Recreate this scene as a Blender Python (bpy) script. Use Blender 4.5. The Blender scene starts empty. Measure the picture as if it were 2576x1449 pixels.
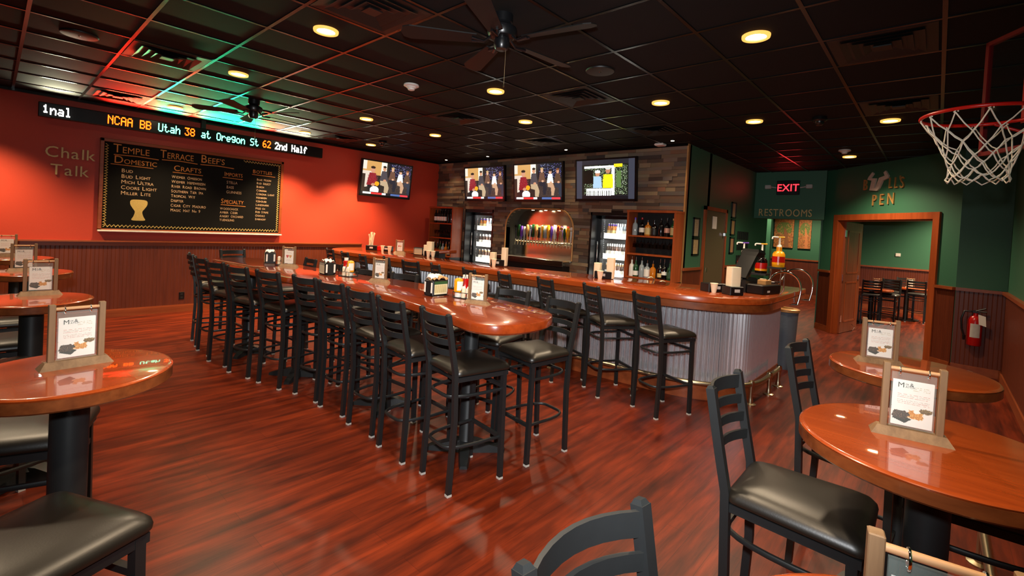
import bpy, math, random
from mathutils import Vector, Matrix
PI = math.pi
random.seed(7)
S = bpy.context.scene
C = S.collection
H = 3.018                                  # ceiling height

# ------------------------------------------------------------------ camera
cd = bpy.data.cameras.new('camera')
cam = bpy.data.objects.new('camera', cd); C.objects.link(cam); S.camera = cam
cd.sensor_width = 36.0; cd.sensor_fit = 'HORIZONTAL'
cd.lens = 1185.956 / 2576 * 36
cd.shift_y = -(724.5 - 594.716) / 2576
cd.clip_start = 0.02; cd.clip_end = 100
rt = Vector((0.6701, -0.7401, 0.0562)).normalized(); dn = Vector((0.0233, -0.0548, -0.9982))
fw = Vector((0.7419, 0.6702, -0.0204)).normalized()
dn = fw.cross(rt).normalized(); rt = dn.cross(fw).normalized()
m = Matrix((rt, -dn, -fw)).transposed().to_4x4(); m.translation = Vector((-0.1505, -5.722, 1.6215))
cam.matrix_world = m
# ------------------------------------------------------------------ world, exposure
w = bpy.data.worlds.new('world'); S.world = w; w.use_nodes = True
w.node_tree.nodes['Background'].inputs[0].default_value = (1, .8, .65, 1)
w.node_tree.nodes['Background'].inputs[1].default_value = 0.01
S.view_settings.view_transform = 'Standard'; S.view_settings.look = 'None'
S.view_settings.exposure = 1.15; S.view_settings.gamma = 1.0
S.cycles.max_bounces = 6; S.cycles.diffuse_bounces = 3; S.cycles.glossy_bounces = 4
S.cycles.transmission_bounces = 5; S.cycles.transparent_max_bounces = 6
S.cycles.caustics_reflective = False; S.cycles.caustics_refractive = False
S.cycles.sample_clamp_indirect = 4.0
CAN_W = 58.0                                # watts of every recessed can

def light(name, kind, loc, energy, color, rot=(0, 0, 0), parent=None, **kw):
    d = bpy.data.lights.new(name, kind); d.energy = energy; d.color = color
    for k, v in kw.items(): setattr(d, k, v)
    o = bpy.data.objects.new(name, d); C.objects.link(o); o.location = loc; o.rotation_euler = rot
    if parent: o.parent = parent
    return o
# the photographer's flash, just above the lens
fl = light('camera_flash', 'SPOT', (-0.20, -5.70, 1.80), 230.0, (.96, .98, 1), spot_size=math.radians(112), spot_blend=1.0, shadow_soft_size=.04)
fl.rotation_euler = Vector((-0.74, -0.67, 0.06)).to_track_quat('Z', 'Y').to_euler()
# ------------------------------------------------------------------ materials
def srgb(c):
    if isinstance(c, str):
        c = tuple(int(c[i:i+2], 16) for i in (0, 2, 4))
    f = lambda v: (v/12.92 if v <= .04045 else ((v+.055)/1.055)**2.4)
    return tuple(f(v/255) for v in c)
def nodes(name):
    m = bpy.data.materials.new(name); m.use_nodes = True
    nt = m.node_tree; return m, nt, nt.nodes['Principled BSDF'], nt.nodes.new, nt.links.new
def mat(name, col, rough=.5, metal=0, coat=0, noise=.12, scale=30, spec=.5, bump=0, trans=0, emit=None, estr=0, alpha=1, stretch=None, ior=None):
    m, nt, b, N, L = nodes(name)
    c = srgb(col)
    b.inputs['Roughness'].default_value = rough; b.inputs['Metallic'].default_value = metal
    b.inputs['Coat Weight'].default_value = coat; b.inputs['Coat Roughness'].default_value = .04
    b.inputs['Specular IOR Level'].default_value = spec
    b.inputs['Transmission Weight'].default_value = trans; b.inputs['Alpha'].default_value = alpha
    if ior: b.inputs['IOR'].default_value = ior
    if emit: b.inputs['Emission Color'].default_value = (*srgb(emit), 1); b.inputs['Emission Strength'].default_value = estr
    tc = N('ShaderNodeTexCoord'); mp = N('ShaderNodeMapping'); L(tc.outputs['Object'], mp.inputs[0])
    if stretch: mp.inputs['Scale'].default_value = stretch
    nz = N('ShaderNodeTexNoise'); nz.inputs['Scale'].default_value = scale; nz.inputs['Detail'].default_value = 3
    L(mp.outputs[0], nz.inputs['Vector'])
    rp = N('ShaderNodeMix'); rp.data_type = 'RGBA'
    rp.inputs[6].default_value = (*[max(0, v*(1-noise)) for v in c], 1); rp.inputs[7].default_value = (*[min(1, v*(1+noise)) for v in c], 1)
    L(nz.outputs['Fac'], rp.inputs[0]); L(rp.outputs[2], b.inputs['Base Color'])
    if bump:
        bp = N('ShaderNodeBump'); bp.inputs['Strength'].default_value = bump; bp.inputs['Distance'].default_value = .01
        L(nz.outputs['Fac'], bp.inputs['Height']); L(bp.outputs[0], b.inputs['Normal'])
    return m
def wood(name, dark, lightc, rough=.3, coat=0, axis='X', scale=6, planks=None, spec=.5, emph=1.0):
    """long-grain wood; planks=(length, width) adds board joints in the XY plane"""
    m, nt, b, N, L = nodes(name)
    tc = N('ShaderNodeTexCoord'); mp = N('ShaderNodeMapping'); L(tc.outputs['Object'], mp.inputs[0])
    s = {'X': (.08, 1, 1), 'Y': (1, .08, 1), 'Z': (1, 1, .08)}[axis]; mp.inputs['Scale'].default_value = s
    nz = N('ShaderNodeTexNoise'); nz.inputs['Scale'].default_value = scale*3; nz.inputs['Detail'].default_value = 6; nz.inputs['Roughness'].default_value = .65
    L(mp.outputs[0], nz.inputs['Vector'])
    cr = N('ShaderNodeValToRGB'); cr.color_ramp.elements[0].position = .3; cr.color_ramp.elements[1].position = .72
    cr.color_ramp.elements[0].color = (*srgb(dark), 1); cr.color_ramp.elements[1].color = (*srgb(lightc), 1)
    L(nz.outputs['Fac'], cr.inputs[0]); out = cr.outputs[0]
    if planks:
        bk = N('ShaderNodeTexBrick'); bk.inputs['Scale'].default_value = 1
        bk.inputs['Brick Width'].default_value = planks[0]; bk.inputs['Row Height'].default_value = planks[1]
        bk.inputs['Mortar Size'].default_value = .0015; bk.offset = .37
        bk.inputs['Color1'].default_value = (.88, .86, .86, 1); bk.inputs['Color2'].default_value = (1.06, 1.06, 1.06, 1); bk.inputs['Mortar'].default_value = (.6, .58, .58, 1)
        L(tc.outputs['Object'], bk.inputs['Vector'])
        n2 = N('ShaderNodeTexNoise'); n2.inputs['Scale'].default_value = 4.5; n2.inputs['Detail'].default_value = 5; n2.inputs['Distortion'].default_value = .6
        m2 = N('ShaderNodeMapping'); m2.inputs['Scale'].default_value = (.4, 2.2, 1); L(tc.outputs['Object'], m2.inputs[0]); L(m2.outputs[0], n2.inputs['Vector'])
        c2 = N('ShaderNodeValToRGB'); c2.color_ramp.elements[0].position = .35; c2.color_ramp.elements[1].position = .6
        c2.color_ramp.elements[0].color = (.5, .45, .42, 1); c2.color_ramp.elements[1].color = (1, 1, 1, 1); L(n2.outputs['Fac'], c2.inputs[0])
        for src in (bk.outputs['Color'], c2.outputs[0]):
            mx = N('ShaderNodeMix'); mx.data_type = 'RGBA'; mx.blend_type = 'MULTIPLY'; mx.inputs[0].default_value = 1
            L(out, mx.inputs[6]); L(src, mx.inputs[7]); out = mx.outputs[2]
    L(out, b.inputs['Base Color']); b.inputs['Roughness'].default_value = rough
    b.inputs['Coat Weight'].default_value = coat; b.inputs['Coat Roughness'].default_value = .03; b.inputs['Specular IOR Level'].default_value = spec
    return m
def bead(name, dark, lightc, pitch, rough=.4):
    """vertical tongue-and-groove boards, in Object space along (x+y)"""
    m = wood(name, dark, lightc, rough, axis='Z', scale=5)
    nt = m.node_tree; N = nt.nodes.new; L = nt.links.new; b = nt.nodes['Principled BSDF']
    tc = N('ShaderNodeTexCoord'); sx = N('ShaderNodeSeparateXYZ'); L(tc.outputs['Object'], sx.inputs[0])
    ad = N('ShaderNodeMath'); ad.operation = 'ADD'; L(sx.outputs[0], ad.inputs[0]); L(sx.outputs[1], ad.inputs[1])
    pp = N('ShaderNodeMath'); pp.operation = 'PINGPONG'; pp.inputs[1].default_value = pitch/2; L(ad.outputs[0], pp.inputs[0])
    mr = N('ShaderNodeMapRange'); mr.inputs[1].default_value = 0; mr.inputs[2].default_value = .006; L(pp.outputs[0], mr.inputs[0])
    bp = N('ShaderNodeBump'); bp.inputs['Strength'].default_value = .45; bp.inputs['Distance'].default_value = .005
    L(mr.outputs[0], bp.inputs['Height']); L(bp.outputs[0], b.inputs['Normal'])
    return m
def vcol(name, rough=.6, emit=0, metal=0, coat=0, bump=0):
    m, nt, b, N, L = nodes(name)
    a = N('ShaderNodeVertexColor'); a.layer_name = 'Col'
    nz = N('ShaderNodeTexNoise'); nz.inputs['Scale'].default_value = 40
    mx = N('ShaderNodeMix'); mx.data_type = 'RGBA'; mx.blend_type = 'MULTIPLY'; mx.inputs[0].default_value = .25 if bump else .05
    L(a.outputs[0], mx.inputs[6]); L(nz.outputs['Color'], mx.inputs[7])
    if emit:
        L(a.outputs[0], b.inputs['Emission Color']); b.inputs['Emission Strength'].default_value = emit
        b.inputs['Base Color'].default_value = (.01, .01, .01, 1)
    else: L(mx.outputs[2], b.inputs['Base Color'])
    b.inputs['Roughness'].default_value = rough; b.inputs['Metallic'].default_value = metal; b.inputs['Coat Weight'].default_value = coat
    if bump:
        bp = N('ShaderNodeBump'); bp.inputs['Strength'].default_value = bump; bp.inputs['Distance'].default_value = .01
        L(nz.outputs['Fac'], bp.inputs['Height']); L(bp.outputs[0], b.inputs['Normal'])
    return m
def emis(name, col, strength, lin=None):
    m, nt, b, N, L = nodes(name)
    b.inputs['Base Color'].default_value = (0, 0, 0, 1); b.inputs['Emission Color'].default_value = (*(lin or srgb(col)), 1); b.inputs['Emission Strength'].default_value = strength
    return m
M = dict(
    black=mat('black_powder_coat', (30, 32, 33), .42, noise=.1),
    vinyl=mat('black_vinyl', (27, 22, 16), .40, spec=.75, noise=.1, scale=200, bump=.03),
    glide=mat('grey_foot_glide', (190, 188, 182), .5),
    top=wood('varnished_table_wood', (148, 58, 18), (180, 78, 28), .25, coat=1.0, axis='Y', scale=9),
    topedge=wood('oak_edge_band', (92, 44, 20), (132, 70, 34), .28, coat=.8, axis='Y', scale=7),
    bartop=wood('varnished_bar_wood', (142, 56, 18), (178, 78, 28), .22, coat=1.0, axis='Y', scale=8),
    floor=wood('laminate_floor', (64, 19, 8), (144, 52, 19), .37, axis='X', scale=5, planks=(1.22, .13), spec=.35),
    red=mat('red_wall_paint', (186, 62, 40), .55, noise=.04, scale=60, bump=.02),
    green=mat('green_wall_paint', (50, 102, 76), .55, noise=.04, scale=60, bump=.02),
    wain=bead('stained_beadboard', (86, 36, 19), (108, 48, 26), .045),
    trim=wood('stained_trim', (124, 58, 28), (158, 80, 42), .35, axis='X', scale=4),
    trimz=wood('stained_door_trim', (140, 62, 26), (176, 84, 40), .35, axis='Z', scale=4),
    tile=mat('black_ceiling_tile', (18, 15, 14), .8, noise=.12, scale=120, spec=.2),
    tbar=mat('ceiling_grid_bar', (11, 10, 10), .24, noise=.05),
    stone=vcol('stacked_stone', .75, bump=.35),
    paint=vcol('printed_colours', .5),
    gloss=vcol('glossy_print', .25),
    screen=vcol('lit_screen', .2, emit=.6),
    plastic=mat('black_plastic', (16, 16, 18), .3),
    dark=mat('matt_black', (10, 10, 10), .6),
    vent=mat('black_vent_metal', (9, 9, 9), .5),
    steel=mat('brushed_steel', (206, 200, 190), .17, 1, noise=.05, scale=60, stretch=(1, 60, 1)),
    galv=mat('corrugated_galvanised_steel', (236, 236, 240), .27, .74, noise=.06, scale=8),
    chrome=mat('chrome', (225, 225, 225), .1, 1, noise=.02),
    brass=mat('aged_brass_pipe', (196, 182, 152), .3, 1, noise=.1),
    oldwood=wood('weathered_wood', (112, 84, 58), (150, 118, 84), .6, axis='Z', scale=10),
    dowel=wood('pale_dowel_wood', (190, 140, 96), (214, 168, 122), .5, axis='X', scale=10),
    white=mat('white_plastic', (232, 228, 220), .45, noise=.03),
    paper=mat('white_paper', (240, 236, 226), .7, noise=.03),
    kraft=mat('brown_paper_napkin', (190, 150, 100), .8),
    cream=mat('cream_cup', (238, 222, 190), .6, noise=.04),
    ketchup=mat('red_bottle', (186, 20, 16), .25, noise=.05),
    mustard=mat('yellow_bottle', (238, 160, 20), .3, noise=.05),
    glass=mat('clear_glass', (255, 255, 255), .02, trans=1, noise=0, ior=1.2),
    sleeve=mat('clear_plastic_sleeve', (210, 230, 222), .1, alpha=.12, noise=0),
    pane=mat('cooler_glass', (230, 240, 240), .03, alpha=.10, noise=0),
    board=mat('backboard_acrylic', (30, 32, 34), .05, alpha=.25, noise=0),
    slate=mat('chalkboard', (6, 6, 6), .9, noise=.3, scale=6, spec=.25),
    chalkw=mat('pale_chalk', (206, 176, 140), .9, noise=.3, scale=150),
    chalko=mat('orange_chalk', (214, 140, 70), .9, noise=.3, scale=150),
    chalky=mat('yellow_chalk', (190, 168, 100), .9, noise=.35, scale=120),
    gold=mat('gold_letters', (204, 178, 118), .45, .15),
    copper=mat('copper_letters', (196, 146, 84), .38, .3),
    palehorn=mat('pale_metal_emblem', (226, 204, 188), .4, .1),
    rim=mat('red_rim_paint', (196, 22, 14), .3, noise=.05),
    net=mat('white_net_cord', (236, 226, 206), .8),
    extred=mat('extinguisher_red', (176, 16, 16), .25),
    door=wood('panel_door_wood', (122, 56, 30), (150, 76, 44), .4, axis='Z', scale=4),
    hdoor=mat('brown_service_door', (96, 82, 60), .4, noise=.05),
    beer=mat('brown_glass', (60, 30, 12), .12, noise=.1),
    wine=mat('dark_wine_glass', (16, 10, 12), .12),
    clearb=mat('pale_bottle_glass', (150, 160, 165), .1, noise=.1),
    amber=mat('amber_spirit', (190, 110, 24), .12),
    greenb=mat('green_bottle_glass', (30, 70, 40), .12),
    tan=mat('tan_arch_trim', (190, 140, 86), .35, .3),
    bluecap=mat('purple_bottle_foil', (110, 70, 190), .3, .3),
    exitred=emis('exit_sign_red', (255, 30, 40), 3.0),
    ledw=emis('led_white', (255, 250, 240), 9), ledr=emis('led_amber_red', 0, 6, (1, .05, .002)), ledg=emis('led_green_white', 0, 3, (.13, 1, .58)),
    bulb=emis('lamp_lens', (255, 232, 190), 14), refl=emis('reflector_glow', (255, 176, 84), .75),
    shelfglow=emis('lit_shelf_edge', (255, 250, 235), 1.3), rimshade=mat('shaded_red_frame', (120, 14, 20), .35), strip=emis('cooler_light_strip', (245, 250, 255), 9), mini=emis('small_spot_lens', (255, 235, 200), 6),
)

# ------------------------------------------------------------------ mesh builder
class MB:
    def __init__(s): s.v = []; s.f = []; s.c = []
    def add(s, v, f, col=None):
        o = len(s.v); s.v += [tuple(p) for p in v]; s.f += [tuple(i+o for i in q) for q in f]; s.c += [col]*len(f); return s
    def box(s, x0, x1, y0, y1, z0, z1, col=None, rot=0, piv=None):
        v = [(x, y, z) for x in (x0, x1) for y in (y0, y1) for z in (z0, z1)]
        if rot:
            px, py = piv or ((x0+x1)/2, (y0+y1)/2); c, n = math.cos(rot), math.sin(rot)
            v = [(px+(x-px)*c-(y-py)*n, py+(x-px)*n+(y-py)*c, z) for x, y, z in v]
        return s.add(v, [(0, 1, 3, 2), (4, 6, 7, 5), (0, 4, 5, 1), (2, 3, 7, 6), (0, 2, 6, 4), (1, 5, 7, 3)], col)
    def bevbox(s, x0, x1, y0, y1, z0, z1, b=.006, col=None):
        x0, x1 = sorted((x0, x1)); y0, y1 = sorted((y0, y1))
        o = [(x0+b, y0), (x1-b, y0), (x1, y0+b), (x1, y1-b), (x1-b, y1), (x0+b, y1), (x0, y1-b), (x0, y0+b)]
        cx, cy = (x0+x1)/2, (y0+y1)/2; kx = 1-2*b/max(1e-6, x1-x0); ky = 1-2*b/max(1e-6, y1-y0)
        i = [(cx+(x-cx)*kx, cy+(y-cy)*ky) for x, y in o]
        return s.loft([[(*p, z0) for p in i], [(*p, z0+b) for p in o], [(*p, z1-b) for p in o], [(*p, z1) for p in i]], col=col)
    def loft(s, rings, cap=True, closed=True, col=None):
        n = len(rings[0]); v = [p for r in rings for p in r]; f = []
        for k in range(len(rings)-1):
            for i in range(n if closed else n-1):
                j = (i+1) % n; f.append((k*n+i, k*n+j, (k+1)*n+j, (k+1)*n+i))
        if cap and closed: f += [tuple(range(n-1, -1, -1)), tuple((len(rings)-1)*n+i for i in range(n))]
        return s.add(v, f, col)
    def lathe(s, prof, n=20, at=(0, 0, 0), axis='Z', col=None, cap=True):
        def P(r, z, a):
            x, y = r*math.cos(a), r*math.sin(a)
            q = (x, y, z) if axis == 'Z' else ((z, x, y) if axis == 'X' else (y, z, x))
            return (q[0]+at[0], q[1]+at[1], q[2]+at[2])
        return s.loft([[P(r, z, 2*PI*i/n) for i in range(n)] for r, z in prof], cap, True, col)
    def tube(s, pts, r, n=8, closed=False, col=None, square=False, rr=None):
        pts = [Vector(p) for p in pts]; rings = []; L = len(pts); up = Vector((0, 0, 1)); prev = None
        for i, p in enumerate(pts):
            a = pts[(i-1) % L] if (closed or i > 0) else p; b = pts[(i+1) % L] if (closed or i < L-1) else p
            t = (b-a).normalized()
            if prev is None:
                u = up if abs(t.z) < .9 else Vector((1, 0, 0)); x = t.cross(u).normalized()
            else:
                x = (prev - t*prev.dot(t)).normalized()
            prev = x; y = t.cross(x)
            q = r if rr is None else rr[i]
            if square: rings.append([p+x*a1*q+y*b1*q for a1, b1 in ((1, 1), (-1, 1), (-1, -1), (1, -1))])
            else: rings.append([p+x*q*math.cos(2*PI*k/n)+y*q*math.sin(2*PI*k/n) for k in range(n)])
        if closed: rings.append(rings[0])
        return s.loft(rings, not closed, True, col)
    def prism(s, outline, z0, z1, bev=0, col=None):
        n = len(outline)
        if bev:
            ins = inset(outline, bev)
            rings = [[(*p, z0) for p in ins], [(*p, z0+bev) for p in outline], [(*p, z1-bev) for p in outline], [(*p, z1-bev*.3) for p in inset(outline, bev*.3)], [(*p, z1) for p in ins]]
        else: rings = [[(*p, z0) for p in outline], [(*p, z1) for p in outline]]
        return s.loft(rings, True, True, col)
    def quad(s, a, b, c, d, col=None): return s.add([a, b, c, d], [(0, 1, 2, 3)], col)
    def xf(s, mtx): s.v = [tuple(mtx @ Vector(p)) for p in s.v]; return s
    def build(s, name, mt, parent=None, smooth=None, loc=(0, 0, 0), rotz=0, fix=True):
        me = bpy.data.meshes.new(name); me.from_pydata(s.v, [], s.f); me.materials.append(mt)
        if fix:
            import bmesh
            bm = bmesh.new(); bm.from_mesh(me); bmesh.ops.recalc_face_normals(bm, faces=bm.faces); bm.to_mesh(me); bm.free()
        if any(c is not None for c in s.c):
            at = me.color_attributes.new('Col', 'FLOAT_COLOR', 'CORNER'); d = []
            for p in me.polygons:
                c = s.c[p.index] or (.5, .5, .5)
                d += [c[0], c[1], c[2], 1.0]*p.loop_total
            at.data.foreach_set('color', d)
        if smooth is not None:
            me.polygons.foreach_set('use_smooth', [True]*len(me.polygons))
            me.set_sharp_from_angle(angle=math.radians(smooth))
        o = bpy.data.objects.new(name, me); C.objects.link(o); o.location = loc; o.rotation_euler = (0, 0, rotz)
        if parent: o.parent = parent
        return o
def inset(o, d):
    n = len(o); r = []; area = sum(o[i][0]*o[(i+1) % n][1]-o[(i+1) % n][0]*o[i][1] for i in range(n)); sg = 1 if area > 0 else -1
    for i in range(n):
        a, p, b = Vector(o[i-1]), Vector(o[i]), Vector(o[(i+1) % n])
        t1, t2 = (p-a).normalized(), (b-p).normalized(); n1, n2 = Vector((-t1.y, t1.x)), Vector((-t2.y, t2.x)); k = (n1+n2)
        k = k/max(.3, k.length_squared/2) if k.length > 1e-6 else n1
        r.append((p.x+sg*k.x*d, p.y+sg*k.y*d))
    return r
def bez(a, c, b, n=10): return [((1-t)**2*a[0]+2*t*(1-t)*c[0]+t*t*b[0], (1-t)**2*a[1]+2*t*(1-t)*c[1]+t*t*b[1]) for t in [i/n for i in range(n+1)]]
def rrect(x0, x1, y0, y1, r, n=5):
    o = []
    for cx, cy, a in ((x1-r, y1-r, 0), (x0+r, y1-r, PI/2), (x0+r, y0+r, PI), (x1-r, y0+r, 1.5*PI)):
        o += [(cx+r*math.cos(a+PI/2*i/n), cy+r*math.sin(a+PI/2*i/n)) for i in range(n+1)]
    return o
def smoothline(pts, closed=False, k=4):
    out = []; n = len(pts)
    for i in range(n if closed else n-1):
        g = lambda j: Vector(pts[j % n] if closed else pts[max(0, min(n-1, j))])
        p0, p1, p2, p3 = g(i-1), g(i), g(i+1), g(i+2)
        for t in [q/k for q in range(k)]:
            out.append(tuple(.5*((2*p1)+(p2-p0)*t+(2*p0-5*p1+4*p2-p3)*t*t+(3*p1-p0-3*p2+p3)*t**3)))
    if not closed: out.append(tuple(pts[-1]))
    return out
# ------------------------------------------------------------------ things
def thing(name, label, cat, loc=(0, 0, 0), rotz=0, group=None):
    o = bpy.data.objects.new(name, None); C.objects.link(o); o.empty_display_size = .05
    o.location = loc; o.rotation_euler = (0, 0, rotz); o['label'] = label; o['category'] = cat
    if group: o['group'] = group
    return o
def tag(o, label, cat, group=None):
    o['label'] = label; o['category'] = cat
    if group: o['group'] = group
    return o
def struct(name, mb, mt, parent=None, smooth=None, label=None):
    o = mb.build(name, mt, parent, smooth)
    if not parent: o['kind'] = 'structure'
    if label: o['label'] = label
    return o
def dup(root, loc, rotz, label, group=None):
    r = root.copy(); C.objects.link(r); r.location = loc; r.rotation_euler = (0, 0, rotz); r['label'] = label
    if group: r['group'] = group
    def kids(src, dst):
        for ch in list(src.children):
            c = ch.copy(); C.objects.link(c); c.parent = dst; kids(ch, c)
    kids(root, r)
    return r
def text(s, size=1.0, ext=0.0, align='LEFT', bevel=0.0, shear=0, space=1.0):
    cu = bpy.data.curves.new('t', 'FONT'); cu.body = s; cu.size = size; cu.extrude = ext; cu.align_x = align; cu.bevel_depth = bevel; cu.shear = shear; cu.resolution_u = 3; cu.space_character = space
    o = bpy.data.objects.new('t', cu); me = o.to_mesh()
    v = [tuple(p.co) for p in me.vertices]; f = [tuple(p.vertices) for p in me.polygons]
    o.to_mesh_clear(); bpy.data.objects.remove(o); bpy.data.curves.remove(cu)
    return v, f
def put(mb, tv, ox, oz, plane, depth, sx=1.0, rot=0, squash=1):
    """text mesh (x right, y up, z out) onto a wall plane: 'Y' facing -Y, 'X' facing -X, or a function (u,v,d)->xyz"""
    v, f = tv; r = []
    for x, y, z in v:
        x, y = x*sx, y*squash
        if rot: x, y = x*math.cos(rot)-y*math.sin(rot), x*math.sin(rot)+y*math.cos(rot)
        r.append(plane(ox+x, oz+y, depth+z))
    mb.add(r, f)
# raster pictures ------------------------------------------------------------
class Pic:
    def __init__(s, w, h, bg): s.w, s.h = w, h; s.p = [[bg]*w for _ in range(h)]
    def rect(s, x0, y0, x1, y1, c):
        for y in range(max(0, int(y0*s.h)), min(s.h, int(math.ceil(y1*s.h)))):
            for x in range(max(0, int(x0*s.w)), min(s.w, int(math.ceil(x1*s.w)))): s.p[y][x] = c
    def ell(s, cx, cy, rx, ry, c):
        for y in range(s.h):
            for x in range(s.w):
                if ((x+.5)/s.w-cx)**2/rx**2+((y+.5)/s.h-cy)**2/ry**2 <= 1: s.p[y][x] = c
    def poly(s, pts, c):
        for y in range(s.h):
            yy = (y+.5)/s.h; xs = []
            for i in range(len(pts)):
                (x0, y0), (x1, y1) = pts[i], pts[(i+1) % len(pts)]
                if (y0 <= yy) != (y1 <= yy): xs.append(x0+(yy-y0)/(y1-y0)*(x1-x0))
            xs.sort()
            for a, b in zip(xs[::2], xs[1::2]):
                for x in range(s.w):
                    if a <= (x+.5)/s.w < b: s.p[y][x] = c
    def specks(s, x0, y0, x1, y1, n, cols, seed=1):
        r = random.Random(seed)
        for _ in range(n):
            x = int(r.uniform(x0, x1)*s.w); y = int(r.uniform(y0, y1)*s.h)
            if 0 <= x < s.w and 0 <= y < s.h: s.p[y][x] = r.choice(cols)
    def onto(s, mb, fn):
        """fn(u,v)->xyz with u right, v down, both 0..1"""
        for y in range(s.h):
            x = 0
            while x < s.w:
                e = x
                while e < s.w and s.p[y][e] == s.p[y][x]: e += 1
                mb.quad(fn(x/s.w, (y+1)/s.h), fn(e/s.w, (y+1)/s.h), fn(e/s.w, y/s.h), fn(x/s.w, y/s.h), srgb(s.p[y][x])); x = e
        return mb
# ================================================================== the room
XL, YR, YW, XS = -3.2, -6.42, 3.045, 6.875      # back wall, right wall, red wall, stone wall
YG = -2.86                                      # hall wall
SQ = math.sqrt(.5)
BO = (10.56, -4.06)                             # start of the 45 degree wall
def B45(s, d=0, z=0): return (BO[0]-s*SQ+d*SQ*-1, BO[1]-s*SQ+d*SQ, z)   # s along the wall, d out of it into the bar room
struct('floor', MB().box(XL-.2, 17, -8.5, YW+.2, -.1, 0), M['floor'])
# ceiling: tiles with a T-bar grid
mb = MB().box(XL-.2, 17, -8.5, YW+.2, H+.004, H+.1)
cl = struct('ceiling', mb, M['tile'])
mb = MB()
for i in range(-5, 18):
    x = i*.6096
    if XL < x < 11: mb.box(x-.012, x+.012, YR, YW, H-.004, H+.006)
for j in range(-13, 5):
    y = j*.6308
    if YR < y < YW:
        for i in range(-6, 18):
            x0, x1 = max(XL, i*.6096+.012), min(11, (i+1)*.6096-.012)
            if x1 > x0: mb.box(x0, x1, y-.012, y+.012, H-.004, H+.006)
struct('ceiling_grid', mb, M['tbar'], cl)
# red wall
struct('wall_left', MB().box(XL-.2, XS+.2, YW, YW+.15, 0, H+.05), M['red'])
struct('wainscot_left', MB().box(XL, 4.93, YW-.016, YW+.02, .10, 1.06), M['wain'])['kind'] = 'structure'
mb = MB().box(XL, 4.95, YW-.035, YW, 1.06, 1.085).box(XL, 4.95, YW-.055, YW, 1.085, 1.105).box(XL, 4.95, YW-.028, YW, 1.03, 1.06)
struct('trim_1', mb, M['trim'])
struct('baseboard_left', MB().box(XL, 4.93, YW-.03, YW, 0, .10).box(XL, 4.93, YW-.02, YW, .10, .115), M['trim'])
struct('trim_2', MB().box(XL, XS, YW-.03, YW+.01, H-.035, H).box(XS-.035, XS+.01, YG, YW, H-.03, H), M['tbar'])
# walls out of frame that close the room
struct('wall_back', MB().box(XL-.15, XL, YR-.2, YW, 0, H+.05), M['green'])
# right wall with wainscot
struct('wall_right', MB().box(XL, 8.69, YR-.15, YR, 0, H+.05), M['green'])
mb = MB().box(XL, 8.69, YR-.02, YR+.014, .1, 1.10)
struct('wainscot_right', mb, M['wain'])['kind'] = 'structure'
struct('trim_3', MB().box(XL, 8.69, YR, YR+.05, 1.10, 1.14), M['trim'])
struct('baseboard_right', MB().box(XL, 8.69, YR, YR+.03, 0, .11), M['trim'])
# short wall facing the room, where the extinguisher hangs
struct('wall_column', MB().box(8.69, 8.84, YR-.1, -5.93, 0, H+.05), M['green'])
struct('wainscot_column', MB().box(8.676, 8.70, YR, -5.935, .1, 1.10), M['wain'])['kind'] = 'structure'
struct('trim_4', MB().box(8.64, 8.69, YR, -5.93, 1.10, 1.14), M['trim'])
struct('baseboard_column', MB().box(8.66, 8.69, YR, -5.93, 0, .11), M['trim'])
# 45 degree wall with the doorway: opening s 0.415..2.27
SA, SB, SE, ZD = .415, 2.268, 2.645, 2.075
def slab(mb, s0, s1, d0, d1, z0, z1):
    v = [B45(s, d, z) for s in (s0, s1) for d in (d0, d1) for z in (z0, z1)]
    return mb.add(v, [(0, 1, 3, 2), (4, 6, 7, 5), (0, 4, 5, 1), (2, 3, 7, 6), (0, 2, 6, 4), (1, 5, 7, 3)])
mb = MB(); slab(mb, 0, SA, -.13, 0, 0, H+.05); slab(mb, SB, SE, -.13, 0, 0, H+.05); slab(mb, SA, SB, -.13, 0, ZD, H+.05)
struct('wall_doorway', mb, M['green'])
mb = MB(); slab(mb, 0, SA-.1, -.01, .014, .1, 1.1); slab(mb, SB+.1, SE, -.01, .014, .1, 1.1)
struct('wainscot_doorway', mb, M['wain'])['kind'] = 'structure'
mb = MB(); slab(mb, 0, SA-.1, 0, .05, 1.1, 1.14); slab(mb, SB+.1, SE, 0, .05, 1.1, 1.14)
struct('trim_5', mb, M['trim'])
mb = MB(); slab(mb, 0, SA-.1, 0, .03, 0, .11); slab(mb, SB+.1, SE, 0, .03, 0, .11)
struct('baseboard_doorway', mb, M['trim'])
mb = MB(); slab(mb, SA-.1, SA, -.0, .03, 0, ZD+.1); slab(mb, SB, SB+.1, 0, .03, 0, ZD+.1); slab(mb, SA, SB, 0, .03, ZD, ZD+.1)
slab(mb, SA, SA+.02, -.14, 0, 0, ZD); slab(mb, SB-.02, SB, -.14, 0, 0, ZD); slab(mb, SA, SB, -.14, 0, ZD-.02, ZD)
struct('trim_6', mb, M['trimz'])
# hall wall (green) and header over the restroom passage
struct('wall_hall', MB().box(XS, 11.5, YG, YG+.15, 0, H+.05), M['green'])
struct('wainscot_hall', MB().box(XS+.02, 7.62, YG-.014, YG+.01, .1, 1.1).box(8.74, 10.45, YG-.014, YG+.01, .1, 1.1), M['wain'])['kind'] = 'structure'
struct('trim_7', MB().box(XS, 7.62, YG-.045, YG, 1.1, 1.14).box(8.74, 10.45, YG-.045, YG, 1.1, 1.14), M['trim'])
struct('wall_header', MB().box(10.45, 10.75, -4.09, YG, 2.085, H+.05), M['green'])
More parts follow.
